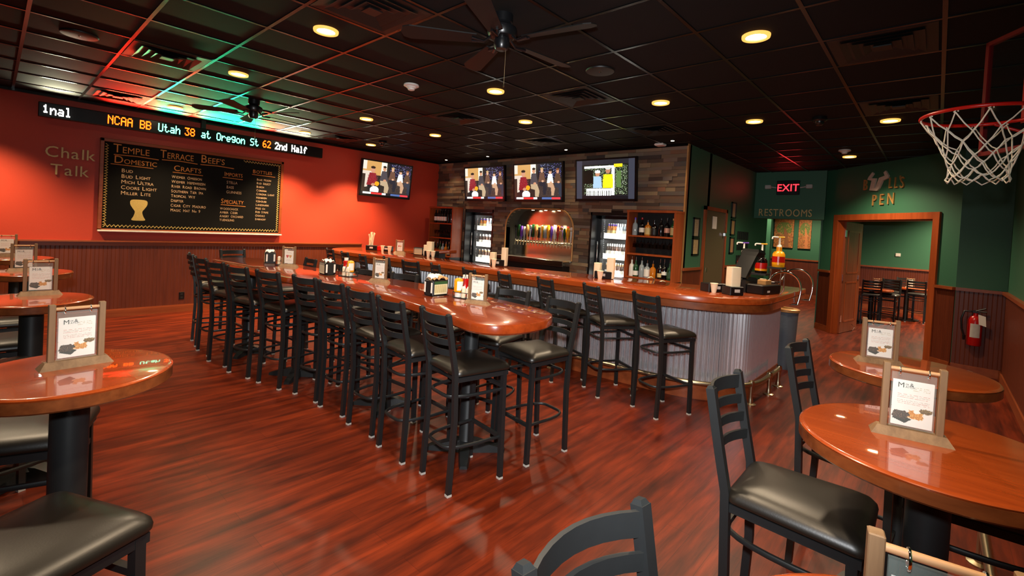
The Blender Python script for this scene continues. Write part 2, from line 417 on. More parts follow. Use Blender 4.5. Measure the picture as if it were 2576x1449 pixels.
# passage behind the header and the back room
struct('wall_passage', MB().box(16, 16.15, -4.0, .2, 0, H+.05).box(10.75, 16.1, -.02, .13, 0, H+.05).box(10.75, 10.9, YG+.15, 0, 0, H+.05).box(12.6, 12.75, -2.68, 0, 0, H+.05), M['green'])
struct('wainscot_passage', MB().box(15.98, 16.0, -4.0, 0, .1, 1.1), M['wain'])['kind'] = 'structure'
struct('baseboard_passage', MB().box(15.96, 16.0, -4.0, 0, 0, .12).box(15.95, 16.0, -4.0, 0, 1.1, 1.14), M['trim'])
struct('wall_between', MB().box(10.62, 16, -4.16, -4.02, 0, H+.05), M['green'])
struct('wall_pen', MB().box(15.3, 15.45, -8.2, -4.1, 0, H+.05).box(8.9, 15.4, -8.3, -8.15, 0, H+.05), M['green'])
struct('wainscot_pen', MB().box(15.28, 15.3, -8.15, -4.16, .12, 1.1).box(10.9, 15.3, -4.18, -4.16, .12, 1.1), M['wain'])['kind'] = 'structure'
struct('baseboard_pen', MB().box(15.26, 15.3, -8.15, -4.16, 0, .12).box(15.25, 15.3, -8.15, -4.16, 1.1, 1.14).box(10.9, 15.3, -4.2, -4.16, 1.1, 1.14), M['trim'])

# ------------------------------------------------------------------ stacked stone wall with its openings
OPEN = [(1.17, 2.04, 0, 1.965), (-2.0, -1.21, 0, 1.98)]
def arch_half(z):                                # half width of the tap niche at height z
    if z < 1.06 or z > 1.995: return 0
    r = .38; top = 1.995
    if z < top-r: return .83
    return .83-r+math.sqrt(max(0, r*r-(z-top+r)**2))
AC = -.035
rs = random.Random(3); mb = MB(); z = 0.0
stone_cols = ['6b5443', '7d6650', '8c7358', '5a4638', '947a5c', '6f6258', '85705e', '4f4038', '9a8468', '7a5a44', '8a6248', '5f5650']
while z < H-.01:
    hgt = min(rs.choice((.048, .06, .06, .072)), H-z); zm = z+hgt/2
    cuts = [(a, b) for a, b, z0, z1 in OPEN if z0 <= zm < z1]
    k = arch_half(zm)
    if k: cuts.append((AC-k, AC+k))
    y = YG+.0
    while y < YW-.005:
        L = rs.uniform(.12, .46); e = min(YW, y+L)
        if YW-e < .06: e = YW
        segs = [(y, e)]
        for a, b in cuts:
            ns = []
            for p, q in segs:
                if q <= a or p >= b: ns.append((p, q))
                else:
                    if p < a: ns.append((p, a))
                    if q > b: ns.append((b, q))
            segs = ns
        col = srgb(rs.choice(stone_cols)); v = rs.uniform(.75, 1.2); col = tuple(min(1, c*v) for c in col)
        d = rs.uniform(0, .022)
        for p, q in segs:
            if q-p > .004: mb.box(XS-d, XS+.06, p, q-.0015, z, z+hgt-.0015, col)
        y = e
    z += hgt
struct('wall_bar', mb, M['stone'])
struct('wall_bar_core', MB().box(XS+.06, XS+.12, 2.04, YW, 0, H).box(XS+.06, XS+.12, AC+.83, 1.17, 0, H).box(XS+.06, XS+.12, -1.21, AC-.83, 0, H).box(XS+.06, XS+.12, YG, -2.0, 0, H).box(XS+.06, XS+.12, YG, YW, 2.0, H).box(XS+.06, XS+.12, AC-.83, AC+.83, 0, 1.06), M['dark'])['kind'] = 'structure'
# cooler closets and tap niche behind the wall
mb = MB().box(XS+.9, XS+1.0, YG, YW, 0, H)
struct('wall_cooler_room', mb, M['dark'])
for nm, (a, b, z0, z1) in zip(('trim_8', 'trim_9'), OPEN):
    mb = MB().box(XS-.012, XS+.24, b-.03, b+.01, 0, z1).box(XS-.012, XS+.24, a-.01, a+.03, 0, z1).box(XS-.012, XS+.24, a, b, z1-.075, z1+.01)
    struct(nm, mb, M['plastic'])
mb = MB().box(XS+.325, XS+.345, AC-.9, AC+.9, 1.0, 2.02)
struct('niche_back_panel', mb, M['steel'])['kind'] = 'structure'
pr = [(AC-.83, 1.06), (AC-.83, 1.615)]+[(AC-.45-.38*math.cos(t*PI/20), 1.615+.38*math.sin(t*PI/20)) for t in range(1, 11)]
pr += [(2*AC-y, z) for y, z in pr[::-1]]
mb = MB().loft([[(XS-.005, y, z) for y, z in pr], [(XS+.335, y, z) for y, z in pr]], cap=False, closed=False)
struct('niche_lining', mb, M['dark'], None, 40)['kind'] = 'structure'
mb = MB().tube([(XS-.02, y, z) for y, z in pr], .016, 8)
struct('trim_10', mb, M['tan'], None, 60)
struct('wall_panel', MB().box(XS-.03, XS-.006, 2.08, 2.48, .85, 1.95), M['steel'])['kind'] = 'structure'
struct('trim_11', MB().box(XS-.03, XS+.03, YG-.012, YG+.012, 0, H), M['tan'])
# ================================================================== ceiling fittings
def downlight(x, y, label, power=1.0, cone=132):
    t = thing('ceiling_downlight', label, 'ceiling light', (x, y, H), 0, 'recessed ceiling lights')
    MB().lathe([(.064, -.001), (.066, -.012), (.088, -.014), (.09, -.006), (.09, 0.006), (.064, .006)], 28, cap=False).build('trim_ring', M['refl'], t, 40)  # ring emits by itself, in place of lamp light reflected on it
    MB().lathe([(.0, -.004), (.05, -.006), (.066, -.003)], 28, cap=False).build('lens', M['bulb'], t, 60)
    light('downlight_beam', 'SPOT', (0, 0, -.03), CAN_W*power, (1, .76, .50) if cone > 110 else (1, .68, .36), parent=t, spot_size=math.radians(cone), spot_blend=.7, shadow_soft_size=.06)
    return t
for x, y, l, p in (
    (1.51, -2.22, 'round recessed ceiling light left of the large fan, the big one at the top', 1),
    (1.507, -.354, 'recessed ceiling light between the left diffuser and the far fan', 1),
    (1.537, 2.247, 'recessed ceiling light lit green beside the red wall, above the ticker', 1.7),
    (3.377, 2.311, 'recessed ceiling light by the red wall near the right end of the ticker', 4.2),
    (3.351, .313, 'recessed ceiling light behind the far fan, left of the smoke detector', 1),
    (4.627, 2.309, 'recessed ceiling light above the television on the red wall', 4.2),
    (4.594, .342, 'small recessed ceiling light over the left half of the bar', 1),
    (3.331, -2.235, 'recessed ceiling light below the pull chain of the large fan', 1),
    (4.555, -1.596, 'recessed ceiling light above the middle televisions', 1),
    (4.559, -3.471, 'recessed ceiling light right of the square diffuser over the bar', 1),
    (3.332, -4.72, 'large recessed ceiling light right of the big fan', 1),
    (5.831, -4.045, 'recessed ceiling light over the right end of the bar', 1),
    (6.433, -5.258, 'recessed ceiling light just left of the basketball hoop', 1),
    (8.856, -4.614, 'recessed ceiling light in front of the doorway sign, beside the far smoke detector', 1.6),
    (-.31, 2.28, 'recessed ceiling light outside the frame at the left of the red wall', 3.2),
    (-.31, -.354, 'added ceiling light outside the frame over the left row of tables', .8),  # unseen light, added to brighten the left tables
    (-.31, -2.22, 'added ceiling light outside the frame above the left front tables', .8),  # also added out of view, for the front left
    (1.51, -4.4, 'added ceiling light outside the frame above the floor', 1),  # added light over the floor, not in view
    (.6, -5.55, 'added ceiling light outside the frame above the front right tables', .9),  # unseen, added to light the near right tables
    (12.6, -6.2, 'recessed ceiling light inside the back room', 4.5), (14.3, -6.3, 'recessed ceiling light at the far wall of the back room', 4.5),
    (12.1, -2.75, 'recessed ceiling light in the restroom passage', 2.2),
    (14.8, -3.0, 'recessed ceiling light at the end of the restroom passage', 2.2)):
    downlight(x, y, l, p, 100 if y > 2 and x < 6 else 136)
for x, y, l in ((6.531, 2.382, 'tiny spotlight over the stone wall in the left corner'), (6.519, 1.082, 'tiny spotlight above the leftmost television on the stone wall'),
                (6.503, -.857, 'tiny spotlight between the two right televisions on the stone wall'), (6.49, -2.769, 'tiny spotlight near the right end of the stone wall')):
    t = thing('ceiling_spotlight', l, 'spotlight', (x, y, H), 0, 'small spotlights along the stone wall')
    MB().lathe([(.0, -.012), (.032, -.014), (.036, -.004), (.036, .004)], 16).build('housing', M['dark'], t, 40)
    MB().lathe([(.0, -.0165), (.024, -.0165), (.026, -.013)], 16).build('lens', M['mini'], t)
    light('spotlight_beam', 'SPOT', (0, 0, -.03), 9, (1, .78, .5), parent=t, spot_size=math.radians(100), spot_blend=.8, shadow_soft_size=.03)
# air diffusers
def diffuser(i, j, label):
    x0, y0 = i*.6096, j*.6308; t = thing('ceiling_vent', label, 'air vent', (x0+.3048, y0+.3154, H), 0, 'square ceiling air diffusers')
    def ring(mb, a, w, z0, z1):
        o = [(-a, -a), (a, -a), (a, a), (-a, a)]; q = [(-a+w, -a+w), (a-w, -a+w), (a-w, a-w), (-a+w, a-w)]
        mb.add([(*p, z0) for p in o]+[(*p, z1) for p in q], [(k, (k+1) % 4, 4+(k+1) % 4, 4+k) for k in range(4)]); return mb
    mb = ring(MB(), .288, .05, -.006, -.004); mb.box(-.288, .288, -.288, .288, -.004, .0); mb.build('frame', M['vent'], t)
    for a in (.225, .165, .105):
        ring(MB(), a, .045, -.018, -.002).build('vane', M['vent'], t)
    MB().box(-.05, .05, -.05, .05, -.02, -.012).build('centre_plate', M['vent'], t)
for i, j, l in ((1, -1, 'black ceiling diffuser with a red and green glow, left of the second light'), (1, 3, 'red-lit ceiling diffuser against the red wall, above the ticker'),
                (2, -5, 'large dark ceiling diffuser cut by the top edge, left of the big fan'), (6, -5, 'black ceiling diffuser right of the big fan, over the stools'),
                (6, -2, 'black ceiling diffuser over the bar, right of the smoke detector'), (9, -2, 'small far diffuser above the middle television'),
                (9, -5, 'dark far diffuser above the right end of the stone wall'), (6, -9, 'long dark diffuser in the ceiling at upper right'),
                (9, -9, 'dark diffuser above the hoop, the farther one at right'), (6, 3, 'dark diffuser by the red wall near the right end of the ticker')):
    diffuser(i, j, l)
for x, y, l in ((.311, -.327, 'round flat ceiling speaker near the left top corner'), (3.37, -3.464, 'round flat ceiling speaker right of the big fan')):
    t = thing('ceiling_speaker', l, 'speaker', (x, y, H), 0, 'round ceiling speakers')
    MB().lathe([(.0, -.012), (.105, -.012), (.12, -.01), (.125, -.002), (.125, .002)], 28).build('grille', M['vent'], t, 40)
    MB().lathe([(.0, -.016), (.008, -.016), (.01, -.011)], 10).build('badge', M['chrome'], t)
for x, y, l in ((2.718, -1.621, 'round white smoke detector on the ceiling, centre left'), (8.231, -4.628, 'white smoke detector on the ceiling near the doorway sign')):
    t = thing('smoke_detector', l, 'smoke detector', (x, y, H), 0, 'white smoke detectors')
    MB().lathe([(.075, 0.004), (.078, -.012), (.062, -.02), (.0, -.02)], 24).build('base_plate', M['white'], t, 40)
    MB().lathe([(.05, -.018), (.05, -.03), (.036, -.034), (.034, -.05), (.02, -.056), (0, -.056)], 20).build('sensor_head', M['white'], t, 40)
tag(MB().bevbox(6.62, 6.76, -2.56, -2.42, H-.035, H+.002, .01).build('ceiling_sensor', M['white'], None), 'small white box sensor on the ceiling over the stone wall', 'sensor')
for x, y, l in ((4.509, 1.719, 'black dome security camera above the television on the red wall'), (5.97, -4.673, 'black dome security camera left of the basketball hoop')):
    t = thing('ceiling_camera', l, 'security camera', (x, y, H), 0, 'dome security cameras')
    MB().lathe([(.07, .003), (.075, -.03), (.06, -.045), (0, -.045)], 20).build('housing', M['plastic'], t, 40)
    MB().lathe([(.05, -.04), (.047, -.065), (.03, -.085), (0, -.092)], 18, cap=False).build('dome', M['plastic'], t, 60)
# ceiling fans
def make_fan(label, x, y, a0):
    t = thing('ceiling_fan', label, 'ceiling fan', (x, y, H), 0, 'black five-bladed ceiling fans')
    MB().lathe([(.066, .004), (.066, -.05), (.05, -.066), (.02, -.07), (0, -.07)], 24).build('canopy', M['plastic'], t, 40)
    MB().lathe([(0, -.06), (.06, -.066), (.095, -.085), (.1, -.12), (.085, -.145), (.045, -.155), (0, -.155)], 28).build('motor_housing', M['plastic'], t, 40)
    MB().lathe([(0, -.15), (.05, -.152), (.055, -.2), (.04, -.225), (0, -.228)], 20).build('switch_cup', M['plastic'], t, 40)
    for k in range(5):
        a = math.radians(a0+72*k); ca, sa = math.cos(a), math.sin(a); tilt = .22
        P = lambda r, s, z: (r*ca-s*sa*math.cos(tilt), r*sa+s*ca*math.cos(tilt), -.168+z+s*math.sin(tilt))
        o = [(.17, -.045), (.6, -.07), (.645, -.05), (.66, 0), (.645, .05), (.6, .07), (.17, .045)]
        MB().loft([[P(r, s, 0) for r, s in o], [P(r, s, .007) for r, s in o]]).build('blade', M['vent'], t)
        MB().tube([P(.07, 0, .03), P(.12, 0, -.012), P(.2, .018, -.006)], .008, 6).tube([P(.12, 0, -.012), P(.2, -.018, -.006)], .008, 6).build('blade_bracket', M['plastic'], t, 60)
    MB().tube([(.02, -.02, -.22), (.02, -.02, -.46)], .0016, 5).lathe([(0, -.475), (.006, -.468), (.005, -.455), (0, -.45)], 8, at=(.02, -.02, 0)).build('pull_chain', M['brass'], t)
make_fan('large black ceiling fan at top centre, nearest the camera', 2.1, -3.5, -6)
make_fan('smaller looking far ceiling fan in front of the green glow', 2.02, .70, 8)

# ================================================================== red wall
PY = lambda y: (lambda u, v, d: (u, y-d, v))     # faces -Y
PX = lambda x: (lambda u, v, d: (x-d, -u, v))    # faces -X, u = -Y
# ticker
t = thing('ticker_sign', 'long black led ticker showing NCAA scores, high on the red wall', 'led sign', (0, 0, 0))
MB().bevbox(.226, 3.98, 2.885, 2.96, 2.70, 2.885, .006).build('case', M['plastic'], t)
MB().box(2.03, 2.09, 2.96, YW, 2.76, 2.84).box(2.03, 2.09, 2.92, 2.98, 2.88, H).box(.8, .86, 2.96, YW, 2.76, 2.84).box(3.4, 3.46, 2.96, YW, 2.76, 2.84).build('bracket', M['dark'], t)
FNT = {'i': '040C0404040E00', 'n': '00001619111111', 'a': '00000E010F110F', 'l': '0C04040404040E', 'N': '11191513111111', 'C': '0E11101010110E', 'A': '0E11111F111111',
       'B': '1E11111E11111E', 'U': '1111111111110E', 't': '08081C08080906', 'h': '10101619111111', '3': '1F02040201110E', '8': '0E11110E11110E', 'O': '0E11111111110E',
       'r': '00001619101010', 'e': '00000E111F100E', 'g': '000F11110F010E', 'o': '00000E1111110E', 'S': '0F10100E01011E', '6': '0608101E11110E', '2': '0E11010204081F',
       'd': '01010D1311110F', 'H': '1111111F111111', 'f': '0609081C080808', ' ': '0'*14}
DX, DZ = .0118, .0172
for s, x0, mt in (('inal', .262, 'ledw'), ('NCAA BB', .905, 'ledr'), ('Utah', 1.475, 'ledg'), ('38', 1.805, 'ledr'), ('at Oregon St', 2.02, 'ledg'), ('62', 2.925, 'ledr'), ('2nd Half', 3.125, 'ledw')):
    for k, ch in enumerate(s):
        if ch == ' ': continue
        mb = MB()
        for r in range(7):
            b = int(FNT[ch][2*r:2*r+2], 16)
            for c in range(5):
                if b >> (4-c) & 1:
                    x = x0+(k*6+c)*DX; z = 2.855-r*DZ
                    mb.box(x, x+DX*.98, 2.879, 2.886, z-DZ*.95, z)
        mb.build('led_character', M[mt], t)
    wd = len(s)*6*DX; col = {'ledw': (1, .95, .62), 'ledr': (1, .02, .01), 'ledg': (.02, 1, .42)}[mt]
    light('led_glow', 'AREA', (x0+wd/2, 2.872, 2.86), wd*(26 if mt != 'ledw' else 7), col, rot=(math.radians(236), 0, 0), parent=t, shape='RECTANGLE', size=wd, size_y=.03, spread=math.radians(92))
# wall letters
def letters(t, s_, size, x, z, plane, depth, mt, sx=1.0, squash=1.0, ext=.012):
    pen = x
    for ch in s_:
        tv = text(ch, size, ext); w_ = max(p[0] for p in tv[0])*sx
        mb = MB(); put(mb, tv, pen, z, plane, depth, sx, squash=squash); mb.build('letter', M[mt], t)
        pen += w_+size*.09*sx
    return pen
t = thing('wall_lettering', 'gold Chalk Talk letters on the red wall left of the chalkboard', 'sign')
letters(t, 'Chalk', .215, .30, 2.205, PY(YW), .016, 'gold', .93, .95); letters(t, 'Talk', .215, .36, 1.975, PY(YW), .016, 'gold', .93, .95)
# chalkboard
t = thing('chalkboard', 'wide chalkboard menu in a wood frame on the red wall', 'chalkboard', (0, 0, 0))
X0, X1, Z0, Z1 = .85, 3.335, 1.245, 2.545; yb = 3.012
MB().box(X0+.03, X1-.03, yb, YW, Z0+.03, Z1-.03).build('board', M['slate'], t)
MB().bevbox(X0, X1, yb-.018, YW, Z1-.045, Z1, .005).bevbox(X0, X0+.045, yb-.018, YW, Z0, Z1, .005).bevbox(X1-.045, X1, yb-.018, YW, Z0, Z1, .005).bevbox(X0, X1, yb-.018, YW, Z0, Z0+.03, .005).build('frame', M['trim'], t)
MB().bevbox(X0, X1, yb-.06, yb, Z0-.012, Z0+.012, .004).build('chalk_tray', M['white'], t)
PB = PY(yb)
def chalk(mb, s, x, z, size, big=None, align='LEFT', rot=0, sx=1.0):
    if big:                                     # first letter of each word larger
        for wd in s.split(' '):
            tv = text(wd[0], big, 0); put(mb, tv, x, z, PB, .002, sx, rot); wx = (max(p[0] for p in tv[0])+.008)*sx
            if len(wd) > 1:
                tv = text(wd[1:], size, 0); put(mb, tv, x+wx, z, PB, .002, sx, rot); wx += max(p[0] for p in tv[0])*sx
            x += wx+size*.55
    else: put(mb, text(s, size, 0, align), x, z, PB, .002, sx, rot)
def stroke(mb, pts, r=.006): mb.tube([(x, yb-.001, z) for x, z in pts], r, 4)
for s_, x, sx_ in (('TEMPLE', .99, .9), ('TERRACE', 1.535, .76), ("BEEF'S", 2.06, .92)):
    mb = MB(); chalk(mb, s_, x, 2.365, .128, .175, sx=sx_); mb.build('chalk_title', M['chalko'], t)
for a, b, z in ((1.0, 1.52, 2.33), (1.56, 2.02, 2.335), (2.06, 2.54, 2.33)):
    mb = MB(); stroke(mb, [(a, z), ((a+b)/2, z+.008), (b, z-.005)]); mb.build('chalk_underline', M['chalko'], t)
for s_, x, z, sz_, bg, sx_, (a, b, zu) in (('DOMESTIC', 1.0, 2.215, .095, .15, 1, (.97, 1.46, 2.195)), ('CRAFTS', 1.71, 2.19, .10, .12, 1, (1.70, 2.10, 2.165)), ('IMPORTS', 2.40, 2.19, .085, .10, .8, (2.38, 2.68, 2.165)), ('BOTTLES', 2.83, 2.29, .075, .085, 1, (2.82, 3.2, 2.265)), ('SPECIALTY', 2.37, 1.74, .085, .11, .8, (2.37, 2.74, 1.715))):
    mb = MB(); chalk(mb, s_, x, z, sz_, bg, sx=sx_); stroke(mb, [(a, zu), (b, zu-.008)], .005); mb.build('chalk_heading', M['chalko'], t)
def chalk_list(items, x, z, dz, sz_, bg, sx_=1.0):
    for k, q in enumerate(items):
        mb = MB(); chalk(mb, q, x, z-k*dz, sz_, bg, sx=sx_); mb.build('chalk_line', M['chalkw'], t)
chalk_list(('BUD', 'BUD LIGHT', 'MICH ULTRA', 'COORS LIGHT', 'MILLER LITE'), 1.09, 2.09, .080, .058, .075)
chalk_list(('WIDMER OMISSION', 'WIDMER HEFEWEIZEN', 'RIVER ROAD BROWN', 'SOUTHERN TIER IPA', 'TROPICAL WIT', 'DRIFTER', 'CIGAR CITY MADURO', 'MAGIC HAT No 9'), 1.69, 2.075, .073, .052, .062, .78)
chalk_list(('STELLA', 'BASS', 'GUINNESS'), 2.44, 2.07, .08, .06, .066, .8)
chalk_list(('WOODCHUCK', 'AMBER CIDER', 'ANGRY ORCHARD', 'YUENGLING'), 2.36, 1.635, .062, .05, .055, .75)
chalk_list(('BLUE MOON', 'BUD SELECT', 'BUSCH', 'CORONA', 'CORONA LIGHT', 'HEINEKEN', 'ICEHOUSE', 'LANDSHARK', 'MGD 64', 'RED STRIPE', 'ODOULS', 'SMIRNOFF'), 2.9, 2.17, .062, .042, .05, .85)
mb = MB()
gl = smoothline([(1.215, 1.70), (1.205, 1.64), (1.235, 1.58), (1.262, 1.53), (1.245, 1.46), (1.225, 1.41), (1.305, 1.402), (1.385, 1.41), (1.365, 1.46), (1.348, 1.53), (1.375, 1.58), (1.405, 1.64), (1.395, 1.70), (1.305, 1.71)], True, 3)
mb.add([(x, yb-.0015, z) for x, z in gl], [tuple(range(len(gl)))])
mb.build('chalk_glass', M['chalky'], t)
mb = MB(); rr = random.Random(5)
for k in range(52):                               # zig-zag border
    x = X0+.06+k*(X1-X0-.12)/52; stroke(mb, [(x, Z0+.05), (x+.03, Z0+.085), (x+.05, Z0+.055)], .006)
    if x > 2.65: stroke(mb, [(x, Z1-.06), (x+.04, Z1-.09), (x+.05, Z1-.065)], .006)
for k in range(30):
    z = Z0+.08+k*(Z1-Z0-.16)/30; stroke(mb, [(X0+.055, z), (X0+.09, z+.02), (X0+.06, z+.045)], .006); stroke(mb, [(X1-.055, z), (X1-.085, z+.02), (X1-.06, z+.045)], .006)
mb.build('chalk_border', M['chalky'], t)
t = thing('wall_outlet', 'black power outlet low on the beadboard under the chalkboard', 'outlet', (1.885, YW-.016, .25))
MB().bevbox(-.036, .036, -.006, 0, -.058, .058, .003).build('cover_plate', M['plastic'], t); MB().box(-.016, .016, -.0075, -.005, .012, .04).box(-.016, .016, -.0075, -.005, -.04, -.012).build('socket', M['dark'], t)

# ================================================================== televisions
def scene_talk():
    p = Pic(150, 86, '2a2420'); p.rect(0, 0, .45, .4, 'c89858'); p.poly([(0, .3), (.2, .3), (.28, .75), (0, .8)], 'd8c8b8'); p.rect(.0, 0, .07, .25, 'e8d8c8')
    p.rect(.36, 0, .47, .5, 'f8f0d8'); p.rect(.52, 0, 1, .4, '141420'); p.specks(.55, 0, 1, .38, 260, ['6870c8', 'd0d0ff', '303870', '7858b0', '20243c'], 2)
    p.rect(0, .4, .06, .9, '3a2a22'); p.rect(.45, .45, 1, .92, '3c322e'); p.specks(.5, .6, 1, .9, 520, ['544842', '2a2422', '4a3c38'], 3)
    def person(x, top, s, shirt, legs, skin='c89070', hair='2a1c14', seat=True):
        p.ell(x, top+.05*s, .035*s, .07*s, skin); p.ell(x, top-.012*s, .037*s, .032*s, hair)
        p.poly([(x-.05*s, top+.12*s), (x+.05*s, top+.12*s), (x+.085*s, top+.42*s), (x-.085*s, top+.42*s)], shirt)
        p.poly([(x-.07*s, top+.42*s), (x+.07*s, top+.42*s), (x+.12*s, top+.62*s), (x+.09*s, top+.85*s), (x+.03*s, top+.85*s), (x+.02*s, top+.58*s), (x-.06*s, top+.55*s)], legs)
        p.ell(x+.02*s, top+.4*s, .03*s, .035*s, skin)
    person(.43, .14, 1.0, '4a4448', 'b8a080'); person(.60, .14, .85, '6a4a3a', '26262e', 'd0a080', 'b89868'); person(.77, .2, .8, 'f4f4f0', 'c09878', 'd0a080'); person(.92, .18, .85, '5a4030', '303440', 'c89070', '7a4828')
    person(.2, .2, 1.25, '8a2028', '1a1a1e'); p.specks(.11, .38, .31, .7, 160, ['9a3038', '5a1018', 'a84850', '701820'], 5); p.ell(.3, .66, .045, .07, 'f0a020'); p.ell(.26, .86, .09, .12, 'f6f2ec')
    p.rect(0, .92, 1, 1, '1a1a1e'); p.rect(.04, .935, .5, .985, 'f0ece8'); p.rect(.2, .935, .42, .985, 'd83030'); p.rect(.6, .94, .8, .98, '5068a0'); p.rect(.8, .94, .97, .985, 'e04048'); return p
def scene_outdoor():
    p = Pic(150, 86, '26262c'); p.rect(.1, .12, .9, .9, '181c18'); p.specks(.14, .14, .88, .88, 4200, ['405838', '1a2418', '2a3a26', 'a8c088', '5a7048', '141a12', 'c8d4b8'], 4)
    p.rect(.14, .16, .68, .2, 'f4f4f4'); p.rect(.66, .12, .8, .19, 'f4d820'); p.rect(.62, .2, .67, .9, 'eef0f0'); p.rect(.0, 0, .1, 1, '3a3c48'); p.rect(.9, 0, 1, 1, '3a3c48')
    p.rect(.12, .26, .3, .6, '0c100c'); p.rect(.7, .3, .78, .7, '587840')
    p.ell(.38, .35, .04, .07, 'c08868'); p.ell(.38, .3, .05, .04, 'f0f0f0'); p.poly([(.31, .42), (.44, .42), (.46, .72), (.3, .72)], 'a8c8e0')
    p.ell(.56, .28, .04, .075, 'b88060'); p.ell(.56, .22, .045, .04, 'd0d0c8'); p.poly([(.48, .37), (.64, .37), (.65, .72), (.47, .72)], 'f4e420')
    p.rect(.18, .74, .62, .78, 'fafafa')
    for k in range(12): p.rect(.18+k*.037, .74, .2+k*.037, .96, 'f4f4f4')
    p.rect(.1, .93, .9, 1, '141418')
    return p
def tv(label, corner, ux, wd, ht, tilt, pic, nrm):
    """corner = bottom-left as seen, ux = direction to the right as seen, nrm = horizontal facing direction"""
    t = thing('television', label, 'television', corner, 0, 'wall televisions')
    ux, nrm = Vector(ux), Vector(nrm); up = (Vector((0, 0, 1))*math.cos(tilt)+nrm*math.sin(tilt)); n = ux.cross(up); n = n if n.dot(nrm) > 0 else -n
    P = lambda u, v, d: tuple(ux*u+up*v+n*d)
    def slab2(mb, u0, u1, v0, v1, d0, d1):
        v = [P(u, q, d) for u in (u0, u1) for q in (v0, v1) for d in (d0, d1)]
        return mb.add(v, [(0, 1, 3, 2), (4, 6, 7, 5), (0, 4, 5, 1), (2, 3, 7, 6), (0, 2, 6, 4), (1, 5, 7, 3)])
    slab2(MB(), 0, wd, 0, ht, -.06, -.004).build('body', M['plastic'], t)
    mb = MB(); b = .028
    for q in ((0, wd, 0, b+.012), (0, wd, ht-b, ht), (0, b, 0, ht), (wd-b, wd, 0, ht)): slab2(mb, *q, -.01, .004)
    mb.build('bezel', M['plastic'], t)
    pic.onto(MB(), lambda u, v: P(b+u*(wd-2*b), b+.012+(1-v)*(ht-2*b-.012), 0)).build('screen', M['screen'], t, fix=False)
    slab2(MB(), wd/2-.2, wd/2+.2, ht*.3, ht*.7, -.13, -.06).build('wall_mount', M['dark'], t)
tv('television on the red wall showing people seated in a studio', (4.80, 2.955, 2.085), (1, 0, 0), 1.22, .745, .1, scene_talk(), (0, -1, 0))
tv('leftmost television on the stone wall, showing seated people', (6.78, 1.98, 2.13), (0, -1, 0), 1.19, .72, .1, scene_talk(), (-1, 0, 0))
tv('middle television on the stone wall, above the beer taps', (6.78, .545, 2.12), (0, -1, 0), 1.2, .735, .1, scene_talk(), (-1, 0, 0))
tv('television on the stone wall showing a man in a yellow shirt outdoors', (6.78, -.925, 2.14), (0, -1, 0), 1.17, .72, .1, scene_outdoor(), (-1, 0, 0))

# ================================================================== stools
def make_stool(loc, rotz, label, group):
    t = thing('bar_stool', label, 'bar stool', loc, rotz, group)   # faces local +X, rear feet at x = 0
    # seat
    def outl(k, z):
        o = []
        for x, y in rrect(.0, .405, -.198, .198, .04, 5):
            f = .88+.12*x/.405; cx, cy = .2025, 0
            o.append((cx+(x-cx)*k, (y*f)*k, z))
        return o
    MB().loft([outl(.95, .712), outl(.995, .716), outl(1.0, .726), outl(.985, .738), outl(.92, .753), outl(.78, .766), outl(.5, .774), outl(.2, .776)]).build('seat', M['vinyl'], t, 60)
    MB().tube([(.02, -.15, .69), (.38, -.17, .69), (.38, .17, .69), (.02, .15, .69)], .014, closed=True, square=True).build('seat_frame', M['black'], t)
    q = .0145
    for s in (-1, 1):
        MB().tube([(-.005, s*.155, .012), (.012, s*.155, .45), (.0, s*.155, .74), (-.03, s*.155, .88), (-.07, s*.155, 1.085)], q, square=True, rr=[q]*5).tube([(-.07, s*.155, 1.082), (-.0725, s*.155, 1.094)], q, square=True, rr=[q, q*.55]).build('rear_leg', M['black'], t)
        MB().tube([(.375, s*.168, .012), (.365, s*.165, .70)], q, square=True).build('leg', M['black'], t)
    legs = [c for c in t.children if 'leg' in c.name]
    for l, (x, y) in zip(legs, ((-.005, -.155), (.375, -.168), (-.005, .155), (.375, .168))):
        MB().box(x-.0155, x+.0155, y-.0155, y+.0155, 0, .014).build('foot_glide', M['glide'], l)
    for k, (z, hh) in enumerate(((1.052, .052), (.985, .036), (.918, .036), (.853, .036))):
        x0 = -.07+(1.085-z)*.2 if z > .88 else -.02; rings = []
        for i in range(9):
            u = -1+i/4; y = u*.142; x = x0-.042*(1-u*u); zz = z-.0
            rings.append([(x-.005, y, zz-hh/2), (x+.005, y, zz-hh/2), (x+.005, y, zz+hh/2), (x-.005, y, zz+hh/2)])
        MB().loft(rings).build('back_slat', M['black'], t, 35)
    for nm, z in (('footrest_ring', .27), ('support_ring', .58)):
        pts = [(.368, -.155, z)]+[(.05-.0*a+.0, -.150, z)]*0
        pts += [(x, y, z) for x, y in bez((.3, -.152), (-.02, -.16), (-.012, -.05), 7)]+[(x, y, z) for x, y in bez((-.012, .05), (-.02, .16), (.3, .152), 7)]+[(.368, .155, z)]
        MB().tube(pts, .0105, 6).build(nm, M['black'], t, 60)
    for z in (.27, .60): MB().tube([(.368, -.16, z), (.368, .16, z)], .0105, square=True).build('front_stretcher', M['black'], t)
    return t
stool0 = None
def stool(x, y, deg, label, group):
    """x, y = middle of the rear feet"""
    global stool0
    if stool0 is None: stool0 = make_stool((x, y, 0), math.radians(deg), label, group); return stool0
    return dup(stool0, (x, y, 0), math.radians(deg), label, group)
ORD = ['nearest the camera', 'second', 'third', 'fourth', 'fifth', 'sixth', 'seventh', 'eighth', 'ninth', 'tenth', 'eleventh']
G = 'bar stools along the left side of the long table'
